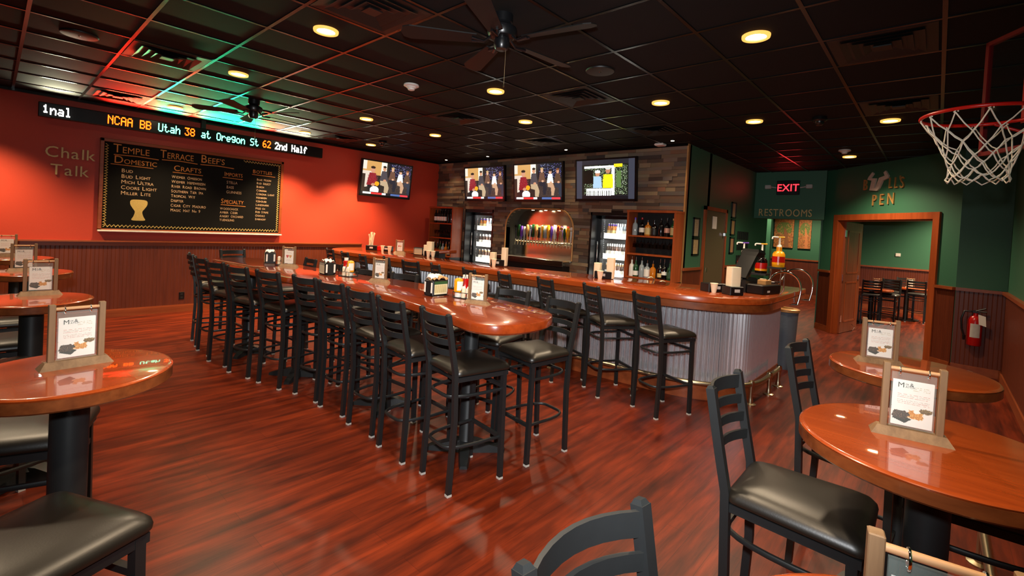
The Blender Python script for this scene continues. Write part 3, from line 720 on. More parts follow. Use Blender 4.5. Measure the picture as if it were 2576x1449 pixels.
for k, (x, y, a) in enumerate(((1.735, -3.495, -8), (1.741, -2.998, -3), (1.783, -2.525, 3), (1.789, -2.057, 7), (1.76, -1.639, 9), (1.636, -1.145, 13), (1.531, -.664, 14), (1.486, -.158, 12), (1.491, .35, 4), (1.53, .86, -7))):
    stool(x, y, a, 'black ladder-back stool on the left side of the long table, '+('nearest the camera' if k == 0 else ORD[k]+' from the near end' if k < 9 else 'farthest from the camera'), G)
G = 'bar stools along the far side of the long table'
for x, y, a, l in ((2.728, -3.62, 171, 'black stool at the right near corner of the long table, turned toward it'), (2.80, -3.06, 189, 'black stool behind the table menu on the right side of the long table'),
                   (2.82, -2.55, 185, 'black stool on the right side of the long table, behind the near condiments'), (2.61, -1.76, 196, 'black stool on the right side of the long table, right of the middle menu'),
                   (2.46, -1.30, 190, 'black stool on the right side of the long table, left of the middle menu'), (2.44, -.62, 182, 'black stool on the right side of the long table, behind the middle condiments'),
                   (2.45, .02, 176, 'black stool on the right side of the long table, right of the far menu'), (2.12, 1.45, -80, 'black stool at the far end of the long table, its top rail above the tabletop')):
    stool(x, y, a, l, G)
G = 'bar stools along the front of the bar'
for k, (x, y, a) in enumerate(((3.875, -3.825, -22), (3.945, -3.21, -31), (3.93, -2.63, -24), (3.87, -2.08, -24), (3.80, -1.56, -17), (3.78, -.94, -20), (3.70, -.49, 4), (3.72, .09, -20), (3.55, .45, -16), (3.60, 1.06, -12), (3.68, 1.70, -10))):
    stool(x, y, a, 'black ladder-back stool at the bar front, '+('the rightmost one' if k == 0 else ORD[k]+' counted from the right end of the bar'), G)
G = 'bar stools around the small round tables'
for x, y, a, l in ((1.748, -5.218, -89.5, 'black stool with a shiny seat in front of the near right round table'), (2.742, -5.266, -94, 'black stool between the two right round tables, seen from its side'),
                   (.569, -5.358, -98, 'black stool at the bottom edge, only its curved back in view'), (2.30, -6.06, 92, 'black stool at the right edge of the frame, on the wall side'),
                   (-.257, -4.134, 27, 'black stool at the bottom left corner, only its seat in view'), (-.245, -3.09, -17, 'black stool beside the near left round table, seat under the tabletop'),
                   (-.33, -1.50, 3, 'black stool at the left edge beside the second left round table'), (-.30, -2.30, 20, 'black stool at the left edge between the first and second left round tables'),
                   (-.30, -.72, 0, 'black stool at the left edge beside the third left round table'), (-.28, .25, 8, 'black stool at the left edge behind the third left round table')):
    stool(x, y, a, l, G)
# back room: standard height chairs seen through the doorway
def room_table(x, y, label):
    t = thing('bar_table', label, 'table', (x, y, 0), 0, 'tables in the back room')
    MB().lathe([(0, .70), (.36, .70), (.375, .71), (.375, .735), (.36, .745), (0, .745)], 28).build('tabletop', M['top'], t, 40)
    MB().lathe([(0, .70), (.045, .70), (.045, .03), (.25, .02), (.25, 0), (0, 0)], 20).build('pedestal', M['black'], t, 40)
G = 'chairs in the back room'
for x, y, a, l in ((12.15, -4.75, 10, 'black chair in the back room just right of the open door'), (12.9, -5.02, 170, 'black chair in the back room behind the first one'),
                   (13.4, -5.0, 5, 'black chair in the back room at the middle of the doorway view'), (13.55, -5.42, 0, 'black chair in the back room nearest the right side of the doorway'), (14.4, -5.2, 182, 'black chair in the back room by the far wall')):
    o = stool(x, y, a, l, G); o.scale = (1, 1, .86)
room_table(12.55, -4.72, 'small table in the back room beside the open door'); room_table(14.0, -5.25, 'small table in the back room by the far wall')

# ================================================================== tables
TZ = 1.05
def cross_base(t, ln=.27, r=.052):
    MB().lathe([(0, TZ-.05), (.11, TZ-.05), (.11, TZ-.058), (r, TZ-.065), (r, .09), (r*1.3, .06), (0, .05)], 24).build('column', M['black'], t, 40)
    for k in range(4):
        a = k*PI/2+PI/4; c, s = math.cos(a), math.sin(a)
        P = lambda u, v, z: (u*c-v*s, u*s+v*c, z)
        MB().loft([[P(u, v*w, z) for v, z in ((-1, 0.006), (1, 0.006), (.8, hz), (-.8, hz))] for u, w, hz in ((.0, .05, .085), (.08, .045, .08), (ln-.03, .034, .035), (ln, .026, .02))]).build('base_arm', M['black'], t, 40)
        MB().lathe([(0, 0), (.018, 0), (.016, .01), (0, .01)], 10, at=P(ln-.04, 0, 0)).build('foot_glide', M['glide'], t)
def round_table(x, y, r, label, rot=0):
    t = thing('round_table', label, 'table', (x, y, 0), rot, 'small round pub tables')
    MB().lathe([(0, TZ-.012), (r-.004, TZ-.012), (r, TZ-.006), (r-.006, TZ-.0005), (r-.012, TZ), (0, TZ)], 64).build('tabletop', M['top'], t, 40)
    MB().lathe([(0, TZ-.05), (r-.006, TZ-.05), (r, TZ-.044), (r, TZ-.011), (0, TZ-.011)], 64).build('edge_band', M['topedge'], t, 40)
    cross_base(t, r*.85)
round_table(.046, -3.561, .281, 'small round wooden pub table at left, nearest the camera', .3)
round_table(.021, -1.863, .268, 'second small round pub table from the front, in the left row'); round_table(.06, -.40, .262, 'third small round pub table from the front, in the left row')
round_table(.03, .92, .26, 'farthest small round pub table of the left row, by the red wall')
round_table(1.722, -5.742, .335, 'round wooden pub table at right, the large near one'); round_table(2.818, -5.65, .318, 'round wooden pub table at right behind the near one')
round_table(.60, -5.80, .31, 'round pub table at the bottom right corner, only its rim in view')
# long wavy table
near = [(1.56, .40), (1.555, .02), (1.575, -.45), (1.60, -.9), (1.64, -1.2), (1.70, -1.48), (1.79, -1.78), (1.84, -2.1), (1.865, -2.45), (1.87, -2.75), (1.845, -3.0), (1.82, -3.25), (1.78, -3.48), (1.745, -3.66), (1.75, -3.76), (1.79, -3.84), (1.85, -3.895), (1.97, -3.935), (2.12, -3.94), (2.25, -3.915), (2.37, -3.85), (2.45, -3.76), (2.50, -3.64)]
far = [(2.515, -3.45), (2.535, -3.2), (2.55, -2.8), (2.555, -2.4), (2.54, -2.1), (2.48, -1.78), (2.41, -1.5), (2.35, -1.2), (2.29, -.8), (2.25, -.45), (2.22, -.1), (2.17, .3), (2.08, .60), (1.95, .72), (1.78, .72), (1.64, .62)]
ol = smoothline(near+far, True, 3)
t = thing('long_table', 'long wavy varnished wooden pub table in the middle of the room', 'table')
MB().prism(ol, TZ-.062, TZ, .012).build('tabletop', wood('varnished_cherry_wood', (124, 46, 15), (154, 62, 22), .22, coat=1.0, axis='Y', scale=7), t, 40)
for px_, py_ in ((2.18, -3.28), (2.20, -2.2), (1.97, -1.0), (1.88, .12)):
    MB().lathe([(0, TZ-.062), (.13, TZ-.062), (.13, TZ-.07), (.052, TZ-.08), (.052, .09), (.07, .06), (0, .05)], 24, at=(px_, py_, 0)).build('column', M['black'], t, 40)
    mb = MB()
    for k in range(4):
        a = k*PI/2+PI/4; c, s = math.cos(a), math.sin(a); P = lambda u, v, z: (px_+u*c-v*s, py_+u*s+v*c, z)
        mb.loft([[P(u, v*w, z) for v, z in ((-1, 0.0), (1, 0.0), (.8, hz), (-.8, hz))] for u, w, hz in ((.0, .05, .085), (.08, .045, .08), (.24, .034, .035), (.28, .026, .02))])
    mb.build('base', M['black'], t, 40)

# ================================================================== bar
outer = [(6.25, 2.25)]+bez((4.45, 2.25), (3.62, 2.25), (3.62, 1.3), 12)+[(3.72, .45), (3.85, -.4), (3.965, -1.4), (4.06, -2.5), (4.125, -3.3)]+bez((4.145, -3.6), (4.24, -4.57), (4.98, -4.57), 12)+[(6.45, -4.57)]
innr = [(6.45, -3.92), (5.5, -3.9), (5.28, -3.75), (5.15, -3.45), (5.03, -2.9), (4.86, -2.3), (4.66, -1.65), (4.50, -1.0), (4.46, -.3), (4.47, .4), (4.62, 1.1), (4.95, 1.5), (6.25, 1.56)]
t = thing('bar_counter', 'long bar with varnished wooden top and corrugated metal front', 'bar counter')
ring = outer+innr
MB().prism(ring, 1.012, 1.08, .012).build('bar_top', M['bartop'], t, 40)
body = [(6.3, 2.02)]+bez((4.55, 2.02), (3.97, 2.02), (3.97, 1.25), 12)+[(4.06, .45), (4.19, -.4), (4.315, -1.4), (4.42, -2.5), (4.50, -3.25)]+bez((4.53, -3.55), (4.60, -4.335), (5.2, -4.335), 12)+[(6.32, -4.335)]
def resample(pts, ds):
    out = [Vector(pts[0])]; acc = 0
    for a, b in zip(pts, pts[1:]):
        a, b = Vector(a), Vector(b); L = (b-a).length; q = ds-acc
        while q <= L: out.append(a+(b-a)*q/L); q += ds
        acc = L-(q-ds)
    return out
pp = resample(body, .0065); ring0 = []
for i, p in enumerate(pp):
    d = (pp[min(len(pp)-1, i+2)]-pp[max(0, i-2)]).normalized(); n = Vector((-d.y, d.x))*-1
    o = p+n*.016*math.sin(2*PI*i*.0065/.052); ring0.append((o.x, o.y))
mb = MB(); mb.loft([[(*p, .14) for p in ring0], [(*p, 1.015) for p in ring0]], cap=False, closed=False)
mb.build('corrugated_front', M['galv'], t, 60, fix=False)
def offs(pts, d):
    r = []
    for i, p in enumerate(pts):
        a, b = Vector(pts[max(0, i-1)]), Vector(pts[min(len(pts)-1, i+1)]); q = (b-a).normalized(); r.append((p[0]+q.y*d, p[1]-q.x*d))     # d > 0: toward the customers
    return r
def wallstrip(mb, a, b, z0, z1):
    return mb.loft([[(*p, z0) for p in a], [(*p, z0) for p in b], [(*p, z1) for p in b], [(*p, z1) for p in a], [(*p, z0) for p in a]], cap=False, closed=False)
wallstrip(MB(), offs(body, .02), offs(body, -.03), 0, .14).build('kick_board', M['trim'], t, 40)
wallstrip(MB(), offs(body, -.015), offs(body, -.05), .13, 1.012).build('back_panel', M['dark'], t, 40)
wallstrip(MB(), offs(outer, -.004), offs(outer, -.07), .95, 1.015).build('edge_apron', M['topedge'], t, 40)
# foot rail
t = thing('foot_rail', 'brass pipe foot rail running along the base of the bar', 'foot rail')
rl = resample(offs(body, .14), .1); rl = [p for p in rl if not (p.x > 5.85 and p.y < 0) and not (p.x > 4.6 and p.y > 0)]
MB().tube([(p.x, p.y, .20) for p in rl], .024, 12).build('pipe', M['brass'], t, 60)
L = len(rl)
for f in (.02, .17, .32, .47, .61, .74, .83, .885, .94, .99):
    p = rl[min(L-1, int(f*L))]
    MB().lathe([(0, 0), (.052, 0), (.052, .008), (.028, .016), (.024, .05), (.018, .07), (.02, .12), (.024, .17), (.024, .2), (0, .2)], 14, at=(p.x, p.y, 0)).lathe([(.026, .168), (.032, .2), (.026, .232)], 12, at=(p.x, p.y, 0), cap=False).build('rail_post', M['brass'], t, 40)
t = thing('wall_foot_rail', 'brass pipe foot rail on the floor at the right edge, beside the near table', 'foot rail')
MB().tube([(3.36, -5.975, .21), (2.6, -5.975, .21), (1.2, -5.975, .21)], .021, 10).lathe([(.0, -.004), (.028, 0), (.03, .03), (.022, .05)], 12, at=(3.35, -5.975, .21), axis='Z').build('pipe', M['brass'], t, 60)
for x in (3.35, 1.3):
    MB().lathe([(0, 0), (.055, 0), (.055, .008), (.024, .014), (.018, .06), (.018, .21), (0, .23)], 14, at=(x, -5.975, 0)).build('rail_post', M['brass'], t, 40)
# chrome service rails at the right end of the bar
def hoop(label, x, y0, zt):
    t = thing('service_rail', label, 'service rail', (0, 0, 0), 0, 'curved chrome service rails')
    pts = [(x-.15, y0+.05, 1.08), (x-.12, y0+.0, 1.14), (x-.06, y0-.06, zt-.035), (x, y0-.15, zt), (x+.03, y0-.24, zt-.03), (x+.05, y0-.295, zt-.11), (x+.05, y0-.31, zt-.22), (x+.03, y0-.29, zt-.36)]
    MB().tube(smoothline(pts, False, 4), .0115, 10).build('rail', M['chrome'], t, 60)
    MB().lathe([(0, 0), (.028, 0), (.026, .008), (0, .012)], 14, at=(x-.15, y0+.05, 1.08)).build('flange', M['chrome'], t, 40)
    MB().tube([(x+.03, y0-.29, zt-.36), (x-.02, y0-.10, zt-.36)], .0115, 8).build('return_pipe', M['chrome'], t, 60)
hoop('curved chrome service rail at the bar end, the nearer of two', 5.95, -4.29, 1.28); hoop('curved chrome service rail at the bar end, the farther of two', 6.42, -4.325, 1.30)
MB().box(6.33, 6.37, -4.335, -3.95, .0, 1.012).build('bar_end_panel', M['topedge'], bpy.data.objects['bar_counter'])
# trash can
t = thing('trash_can', 'grey trash can standing past the right end of the bar', 'trash can', (6.76, -4.32, 0))
MB().lathe([(0, 0), (.11, 0), (.135, .70), (.14, .73), (.128, .73), (.1, .05), (0, .04)], 24).build('can', mat('grey_can', (96, 104, 112), .5), t, 40)
MB().lathe([(.128, .74), (.15, .735), (.152, .765), (.13, .775), (.08, .775), (.08, .74)], 24, cap=False).build('lid_ring', M['tan'], t, 40)

# ================================================================== back bar furniture
def bookcase(label, y0, y1, z0, z1, shelves):
    t = thing('bottle_shelf_unit', label, 'shelf unit', (0, 0, 0), 0, 'wooden bottle shelf units'); x0, x1 = 6.55, XS-.026; th = .03
    MB().box(x0, x1, y0, y0+th, z0, z1).build('side_panel', M['trimz'], t); MB().box(x0, x1, y1-th, y1, z0, z1).build('side_panel', M['trimz'], t)
    MB().box(x0-.008, x1, y0-.004, y1+.004, z1-.03, z1+.005).build('top_panel', M['trimz'], t); MB().box(x1-.01, x1, y0, y1, z0, z1).build('back_panel', M['dark'], t)
    for z in shelves: MB().box(x0+.004, x1-.01, y0+th, y1-th, z-.026, z).build('shelf', M['trimz'], t)
    tag(MB().box(x0-.04, XS-.026, y0-.01, y1+.01, .0, z0-.001).build('back_counter', M['plastic'], None), 'black counter cabinet under '+label, 'cabinet')
bookcase('the wooden bottle shelf at the right end of the stone wall', -2.87, -2.08, .93, 1.985, (1.32, 1.60, .956))
bookcase('the wooden bottle shelf in the left corner by the red wall', 2.09, 2.90, .88, 1.975, (1.30, 1.62, .906))
def label_band(c1, c2=None): return c1
bt_cache = {}
def bottle(name, cat, x, y, z, prof, body, label, group=None, band=None, cap=None, neckband=None, key=None, n=14):
    """prof: (radius, height) list; band: (colour material, z0, z1)"""
    if key in bt_cache: return dup(bt_cache[key], (x, y, z), random.uniform(0, 6), label, group)
    t = thing(name, label, cat, (x, y, z), 0, group)
    MB().lathe(prof, n).build('glass_body', body, t, 50)
    def rad(zz):
        for (r0, a), (r1, b) in zip(prof, prof[1:]):
            if a <= zz <= b and b > a: return r0+(r1-r0)*(zz-a)/(b-a)
        return prof[-1][0]
    if band: MB().lathe([(rad(band[1])+.0006, band[1]), (rad(band[2])+.0006, band[2])], n, cap=False).build('paper_label', band[0], t, 50)
    if neckband: MB().lathe([(rad(neckband[1])+.0006, neckband[1]), (rad(neckband[2])+.0006, neckband[2])], n, cap=False).build('neck_foil', neckband[0], t, 50)
    zt = prof[-1][1]
    if cap: MB().lathe([(0, zt+cap[1]), (cap[2], zt+cap[1]), (cap[2], zt-.012), (0, zt-.012)], 10).build('cap', cap[0], t, 40)
    if key: bt_cache[key] = t
    return t
WINE = [(0, 0), (.036, 0), (.038, .01), (.038, .18), (.03, .215), (.014, .235), (.0135, .29), (0, .292)]
LIQ = [(0, 0), (.04, 0), (.042, .008), (.042, .15), (.034, .18), (.015, .2), (.0145, .255), (0, .257)]
SQ_ = [(0, 0), (.046, 0), (.048, .008), (.048, .14), (.03, .165), (.015, .175), (.015, .22), (0, .222)]
BEER = [(0, 0), (.028, 0), (.0295, .006), (.0295, .12), (.022, .15), (.0125, .175), (.0125, .215), (0, .217)]
labw = M['paper']; labk = mat('black_label', (24, 22, 22), .5); labt = mat('tan_label', (206, 180, 120), .6); labr = mat('pink_label', (206, 150, 130), .6); labg = mat('green_label', (60, 90, 60), .6)
sp = M['chrome']
for y, prof, body, band, cap, l in (
    (-2.17, LIQ, 'clearb', None, ('bluecap', .02, .016), 'tall clear bottle with blue cap at left of top shelf'), (-2.285, LIQ, 'wine', (labw, .05, .12), ('ketchup', .02, .015), 'dark bottle with slanted cream label, second on top shelf'),
    (-2.385, SQ_, 'amber', (labt, .02, .12), ('plastic', .02, .016), 'square whiskey bottle with a cream label on the top shelf'), (-2.49, SQ_, 'wine', (labk, .02, .11), ('plastic', .02, .016), 'square bottle with a black label on the top shelf'),
    (-2.60, LIQ, 'wine', None, ('plastic', .02, .015), 'plain dark bottle beside the black label, top shelf'), (-2.695, LIQ, 'wine', (labr, .06, .13), ('plastic', .025, .017), 'dark bottle with round pink label on top shelf'), (-2.79, LIQ, 'greenb', (labt, .03, .14), ('tan', .02, .015), 'bottle with long tan label at right of top shelf')):
    bottle('liquor_bottle', 'bottle', 6.66, y, 1.60, prof, M[body], l+', right shelf unit', 'liquor bottles on the right shelf unit', (band[0], band[1], band[2]) if band else None, (M[cap[0]], cap[1], cap[2]))
for y, prof, body, band, l in (
    (-2.165, LIQ, 'white', None, 'white bottle with pourer at left of bottom shelf'), (-2.235, LIQ, 'greenb', (labw, .02, .09), 'green bottle with a white label beside the white bottle'), (-2.335, LIQ, 'clearb', None, 'clear bottle with pourer, third on bottom shelf'),
    (-2.425, SQ_, 'clearb', (labw, .02, .13), 'square bottle with large cream label on bottom shelf'), (-2.52, SQ_, 'amber', None, 'amber bottle with a pourer on the bottom shelf'), (-2.635, LIQ, 'wine', (labt, .03, .09), 'short dark bottle with round tan label on bottom shelf'),
    (-2.70, LIQ, 'wine', (labw, .07, .12), 'dark bottle with small pale label, second from right on bottom shelf'), (-2.785, LIQ, 'greenb', (labg, .03, .12), 'dark green bottle at the right end of the bottom shelf')):
    bottle('liquor_bottle', 'bottle', 6.64, y, .956, prof, M[body], l+', right shelf unit', 'liquor bottles on the right shelf unit', band, (sp, .05, .005))
def wineglass(x, y, z, hang, label, group):
    key = 'wg'
    if key in bt_cache:
        o = dup(bt_cache[key], (x, y, z), 0, label, group)
    else:
        o = thing('wine_glass', label, 'glass', (x, y, z), 0, group); bt_cache[key] = o
        MB().lathe([(0, 0), (.032, 0), (.03, .003), (.005, .008), (.004, .07), (.022, .085), (.036, .115), (.034, .16), (.032, .16), (.034, .115), (.02, .088), (0, .08)], 16).build('bowl_and_stem', M['glass'], o, 60)
    if hang: o.rotation_euler = (PI, 0, 0)
    return o
for k in range(6):
    for r in range(2):
        wineglass(6.63+r*.1, -2.19-k*.115, 1.573, True, 'clear stem glass hanging upside down under the top shelf of the right shelf unit', 'stem glasses hanging in the right shelf unit')
for k in range(7):
    wineglass(6.64, 2.77-k*.085, 1.30, False, 'clear wine glass in the front row on the middle shelf by the red wall', 'wine glasses on the left shelf unit')
bt_cache.pop('wg')
for k, (y, lb) in enumerate(((2.80, 1), (2.70, 1), (2.63, 1), (2.56, 1), (2.47, 1), (2.36, 0), (2.26, 0))):
    bottle('wine_bottle', 'bottle', 6.66, y, 1.62, WINE, M['wine'], 'dark wine bottle with a white label on the top shelf by the red wall' if lb else 'dark wine bottle without visible label on the top shelf by the red wall',
           'wine bottles on the top shelf of the left shelf unit', (labw, .05, .14) if lb else None, (M['plastic'], .004, .0145), key='wt%d' % lb)
for k, (y, c, b, l) in enumerate(((2.78, 'wine', None, 'dark bottle at the left of the bottom shelf by the red wall'), (2.68, 'wine', labr, 'dark bottle with a pink label on the bottom shelf by the red wall'), (2.58, 'greenb', None, 'dark green bottle on the bottom shelf by the red wall'),
                            (2.49, 'clearb', labw, 'pale bottle with a white label on the bottom shelf by the red wall'), (2.38, 'amber', labt, 'amber bottle on the bottom shelf by the red wall'), (2.28, 'wine', labw, 'dark bottle with long cream label at right of bottom shelf by red wall'))):
    bottle('liquor_bottle', 'bottle', 6.65, y, .906, LIQ, M[c], l, 'liquor bottles on the bottom shelf of the left shelf unit', (b, .03, .12) if b else None, (sp, .05, .005))
# coolers --------------------------------------------------------------------
def cooler(side, y0, y1, zt):
    t = thing('beer_cooler', 'glass-door beer cooler glowing white at the '+side+' of the taps', 'cooler', (0, 0, 0), 0, 'glass-door beer coolers'); xa, xb = XS+.24, XS+.78
    MB().box(xb-.02, xb, y0, y1, .1, zt).build('back_wall', M['vent'], t); MB().box(xa, xb, y0, y0+.02, .1, zt).build('side_wall', M['vent'], t); MB().box(xa, xb, y1-.02, y1, .1, zt).build('side_wall', M['vent'], t)
    MB().box(xa, xb, y0, y1, zt-.04, zt).build('ceiling_panel', M['vent'], t); MB().box(xa, xb, y0, y1, .1, .14).build('floor_panel', M['dark'], t)
    mb = MB().box(xa-.04, xa, y1-.09, y1, .05, zt-.07).box(xa-.04, xa, y0, y0+.06, .05, zt-.07).box(xa-.04, xa, y0, y1, zt-.13, zt-.07).box(xa-.04, xa, y0, y1, .05, .14)
    dr = mb.build('door', M['plastic'], t); MB().box(xa-.024, xa-.018, y0+.06, y1-.09, .14, zt-.13).build('pane', M['pane'], dr)
    MB().tube([(xa-.07, y1-.05, .95), (xa-.07, y1-.05, 1.45)], .012, 8).build('handle', M['chrome'], dr, 60)
    mb = MB()
    for k in range(34): mb.box(xa+.005, xa+.02, y1-.135, y1-.12, .75+k*.033, .765+k*.033)
    mb.build('shelf_pilaster', M['chrome'], t)
    for z in (.86, 1.20, 1.56):
        MB().box(xa+.03, xb-.03, y0+.03, y1-.12, z-.012, z).build('shelf', M['white'], t)
        MB().box(xa+.022, xa+.032, y0+.03, y1-.12, z-.05, z+.045).build('lit_shelf_edge', M['shelfglow'], t)  # emission put on the edge in place of cooler light falling on it
    light('cooler_glow', 'AREA', ((xa+xb)/2, (y0+y1)/2, zt-.05), 3, (.95, 1, 1), parent=t, shape='RECTANGLE', size=.4, size_y=.7)
    for z in (1.15, .82): light('cooler_glow', 'AREA', ((xa+xb)/2-.05, (y0+y1)/2, z+.33), 2.2, (.95, 1, 1), parent=t, shape='RECTANGLE', size=.4, size_y=.7)
    light('cooler_glow', 'AREA', (xa+.012, (y0+y1)/2, 1.2), 2.5, (.95, 1, 1), rot=(0, -PI/2, 0), parent=t, shape='RECTANGLE', size=1.3, size_y=.04)
    g = 'beer bottles in the '+side+' cooler'
    n = 7
    for sh, (z, kinds) in enumerate(((1.56, ('purple-foiled', 'pale')), (1.20, ('brown',)), (.86, ('gold-foiled',)))):
        for r in range(3):
            for k in range(n):
                y = y1-.17-k*(y1-y0-.24)/(n-1); x = xa+.085+r*.085
                if sh == 0: kd = 'purple-foiled' if k < 2 else ('pale' if k < 4 else 'brown')
                else: kd = kinds[0]
                body = {'purple-foiled': M['amber'], 'pale': M['clearb'], 'brown': M['beer'], 'gold-foiled': M['beer']}[kd]
                foil = {'purple-foiled': M['bluecap'], 'pale': M['white'], 'brown': labw, 'gold-foiled': M['tan']}[kd]
                bottle('beer_bottle', 'bottle', x, y, z, BEER, body, '%s beer bottle on the %s shelf of the cooler at the %s of the taps' % (kd, ('top', 'middle', 'bottom')[sh], side), g, (labw if kd != 'purple-foiled' else labt, .03, .10), (M['glide'], .004, .013), (foil, .176, .205), key='b_'+kd, n=10)
cooler('left', 1.17, 2.04, 1.965); cooler('right', -2.0, -1.21, 1.98)
# tap niche ------------------------------------------------------------------
t = thing('beer_tap_tower', 'long rail of draught beer taps in the steel niche', 'beer taps')
MB().tube([(XS+.24, .70, 1.345), (XS+.24, -.80, 1.345)], .03, 14).build('manifold', M['chrome'], t, 60)
for y in (.70, .0, -.78): MB().tube([(XS+.24, y, 1.345), (XS+.335, y, 1.345)], .02, 10).build('wall_stub', M['chrome'], t, 60)
cols = ['plastic', 'greenb', 'bluecap', 'glide', 'copper', 'white', 'greenb', 'copper', 'plastic', 'mustard', 'clearb', 'mustard', 'bluecap', 'white', 'extred', 'tan', 'greenb', 'mustard', 'white', 'plastic']
rr = random.Random(11); NB = 20
for k in range(NB):
    y = .67-k*1.44/(NB-1)
    f = MB().lathe([(.009, 0), (.009, .05), (.014, .055), (.014, .075), (0, .076)], 10, at=(XS+.155, y, 1.345), axis='X').tube([(XS+.165, y, 1.345), (XS+.15, y, 1.31), (XS+.145, y, 1.27)], .008, 8).lathe([(0, .0), (.012, 0), (.01, .03), (0, .035)], 10, at=(XS+.163, y, 1.352)).build('faucet', M['brass'], t, 50)
    h = rr.uniform(.25, .34); w0 = rr.uniform(.024, .034); zb = 1.387; kind = rr.randint(0, 3); x = XS+.163
    if kind == 0: MB().lathe([(0, 0), (.009, 0), (.011, .05), (w0, h*.5), (w0*1.15, h*.85), (w0*.6, h), (0, h)], 12, at=(x, y, zb)).build('tap_handle', M[cols[k]], t, 50)
    elif kind == 1: MB().bevbox(x-.014, x+.014, y-w0, y+w0, zb+.05, zb+h, .004).lathe([(0, 0), (.008, 0), (.01, .06), (0, .06)], 10, at=(x, y, zb)).build('tap_handle', M[cols[k]], t, 50)
    elif kind == 2: MB().lathe([(0, 0), (.009, 0), (.016, .06), (.014, h*.6), (.022, h*.68), (.018, h*.8), (.024, h*.92), (0, h)], 12, at=(x, y, zb)).build('tap_handle', M[cols[k]], t, 50)
    else: MB().lathe([(0, 0), (.009, 0), (.012, .08), (.02, h*.7), (.02, h*.72), (0, h*.72)], 12, at=(x, y, zb)).lathe([(0, -.012), (.03, -.012), (.03, .012), (0, .012)], 18, at=(x, y, zb+h*.86), axis='X').build('tap_handle', M[cols[k]], t, 50)
t = thing('drip_tray', 'stainless steel drip tray ledge under the beer taps', 'drip tray')
MB().bevbox(XS-.26, XS-.025, AC-.81, AC+.82, 1.03, 1.06, .006).build('tray', M['steel'], t); struct('niche_sill', MB().box(XS-.024, XS+.33, AC-.828, AC+.828, 1.035, 1.061), M['steel'])['kind'] = 'structure'; MB().bevbox(XS-.275, XS-.255, AC-.815, AC+.82, .965, 1.062, .005).build('front_lip', M['steel'], t)
mb = MB()
for k in range(30): mb.box(XS-.22, XS-.05, AC-.76+k*.052, AC-.74+k*.052, 1.06, 1.063)
mb.build('grate', M['steel'], t)
tag(MB().box(XS-.25, XS-.03, AC-.8, AC+.81, 0, .965).build('back_counter', M['plastic'], None), 'black counter cabinet under the steel drip tray', 'cabinet')
for k, y in enumerate((.28, -.04, -.36)):
    t = thing('niche_spotlight', ('left', 'middle', 'right')[k]+' puck light at the top of the tap niche', 'spotlight', (XS+.20, y, 1.993), 0, 'puck lights over the beer taps')
    MB().lathe([(0, -.018), (.034, -.018), (.038, -.012), (.038, .0)], 18).build('housing', M['chrome'], t, 40)
    MB().lathe([(0, -.021), (.026, -.021), (.028, -.017)], 16).build('lens', M['bulb'], t)
    light('puck_beam', 'SPOT', (0, 0, -.03), 34, (1, .82, .5), parent=t, spot_size=math.radians(120), spot_blend=.8, shadow_soft_size=.025)
# ================================================================== table menus
def food_pic():
    p = Pic(64, 84, 'f4f0ea'); r = random.Random(4)
    for y, c in ((25, 'd8a8a0'), (28, 'c8b8b0'), (31, 'd8a8a0'), (36, 'c8b8b0'), (39, 'd0a098'), (42, 'd8b0a8')):
        for x in range(8, 58):
            if r.random() < .72: p.p[y][x] = c
    for y in (10, 13, 16):
        for x in range(32, 58):
            if r.random() < .6: p.p[y][x] = 'c8b8a0'
    def blob(cx, cy, rx, ry, c, n, seed):
        q = random.Random(seed); p.poly([(cx+rx*q.uniform(.75, 1.15)*math.cos(a*2*PI/n), cy+ry*q.uniform(.75, 1.15)*math.sin(a*2*PI/n)) for a in range(n)], c)
    p.poly([(.02, .86), (.34, .94), (.5, .84), (.2, .74)], '1e1612')
    blob(.58, .73, .22, .11, 'd48c34', 17, 1); p.specks(.40, .64, .78, .82, 150, ['f0b860', 'a86a20', 'e8a850', 'f4c878'], 6)
    blob(.22, .76, .22, .10, '3c2620', 19, 2); p.specks(.03, .68, .42, .85, 170, ['6a4a38', '20140f', '7a5a44', '4a3026'], 7)
    blob(.84, .62, .17, .06, '7a5a30', 15, 3); p.specks(.70, .57, .98, .67, 70, ['2a1c10', 'b89858', '4a3418'], 8); blob(.62, .655, .1, .04, 'fbf8f0', 11, 4); return p
def hearts_pic():
    p = Pic(64, 84, 'f2eee8')
    for x, c in ((.33, 'c83038'), (.67, 'c89850')):
        p.ell(x-.07, .40, .085, .07, c); p.ell(x+.07, .40, .085, .07, c); p.poly([(x-.145, .43), (x+.145, .43), (x, .60)], c)
    r = random.Random(2)
    for y in (10, 13, 16, 58, 62, 66):
        for x in range(12, 54):
            if r.random() < .7: p.p[y][x] = 'b0a098'
    return p
FP, HP = food_pic(), hearts_pic()
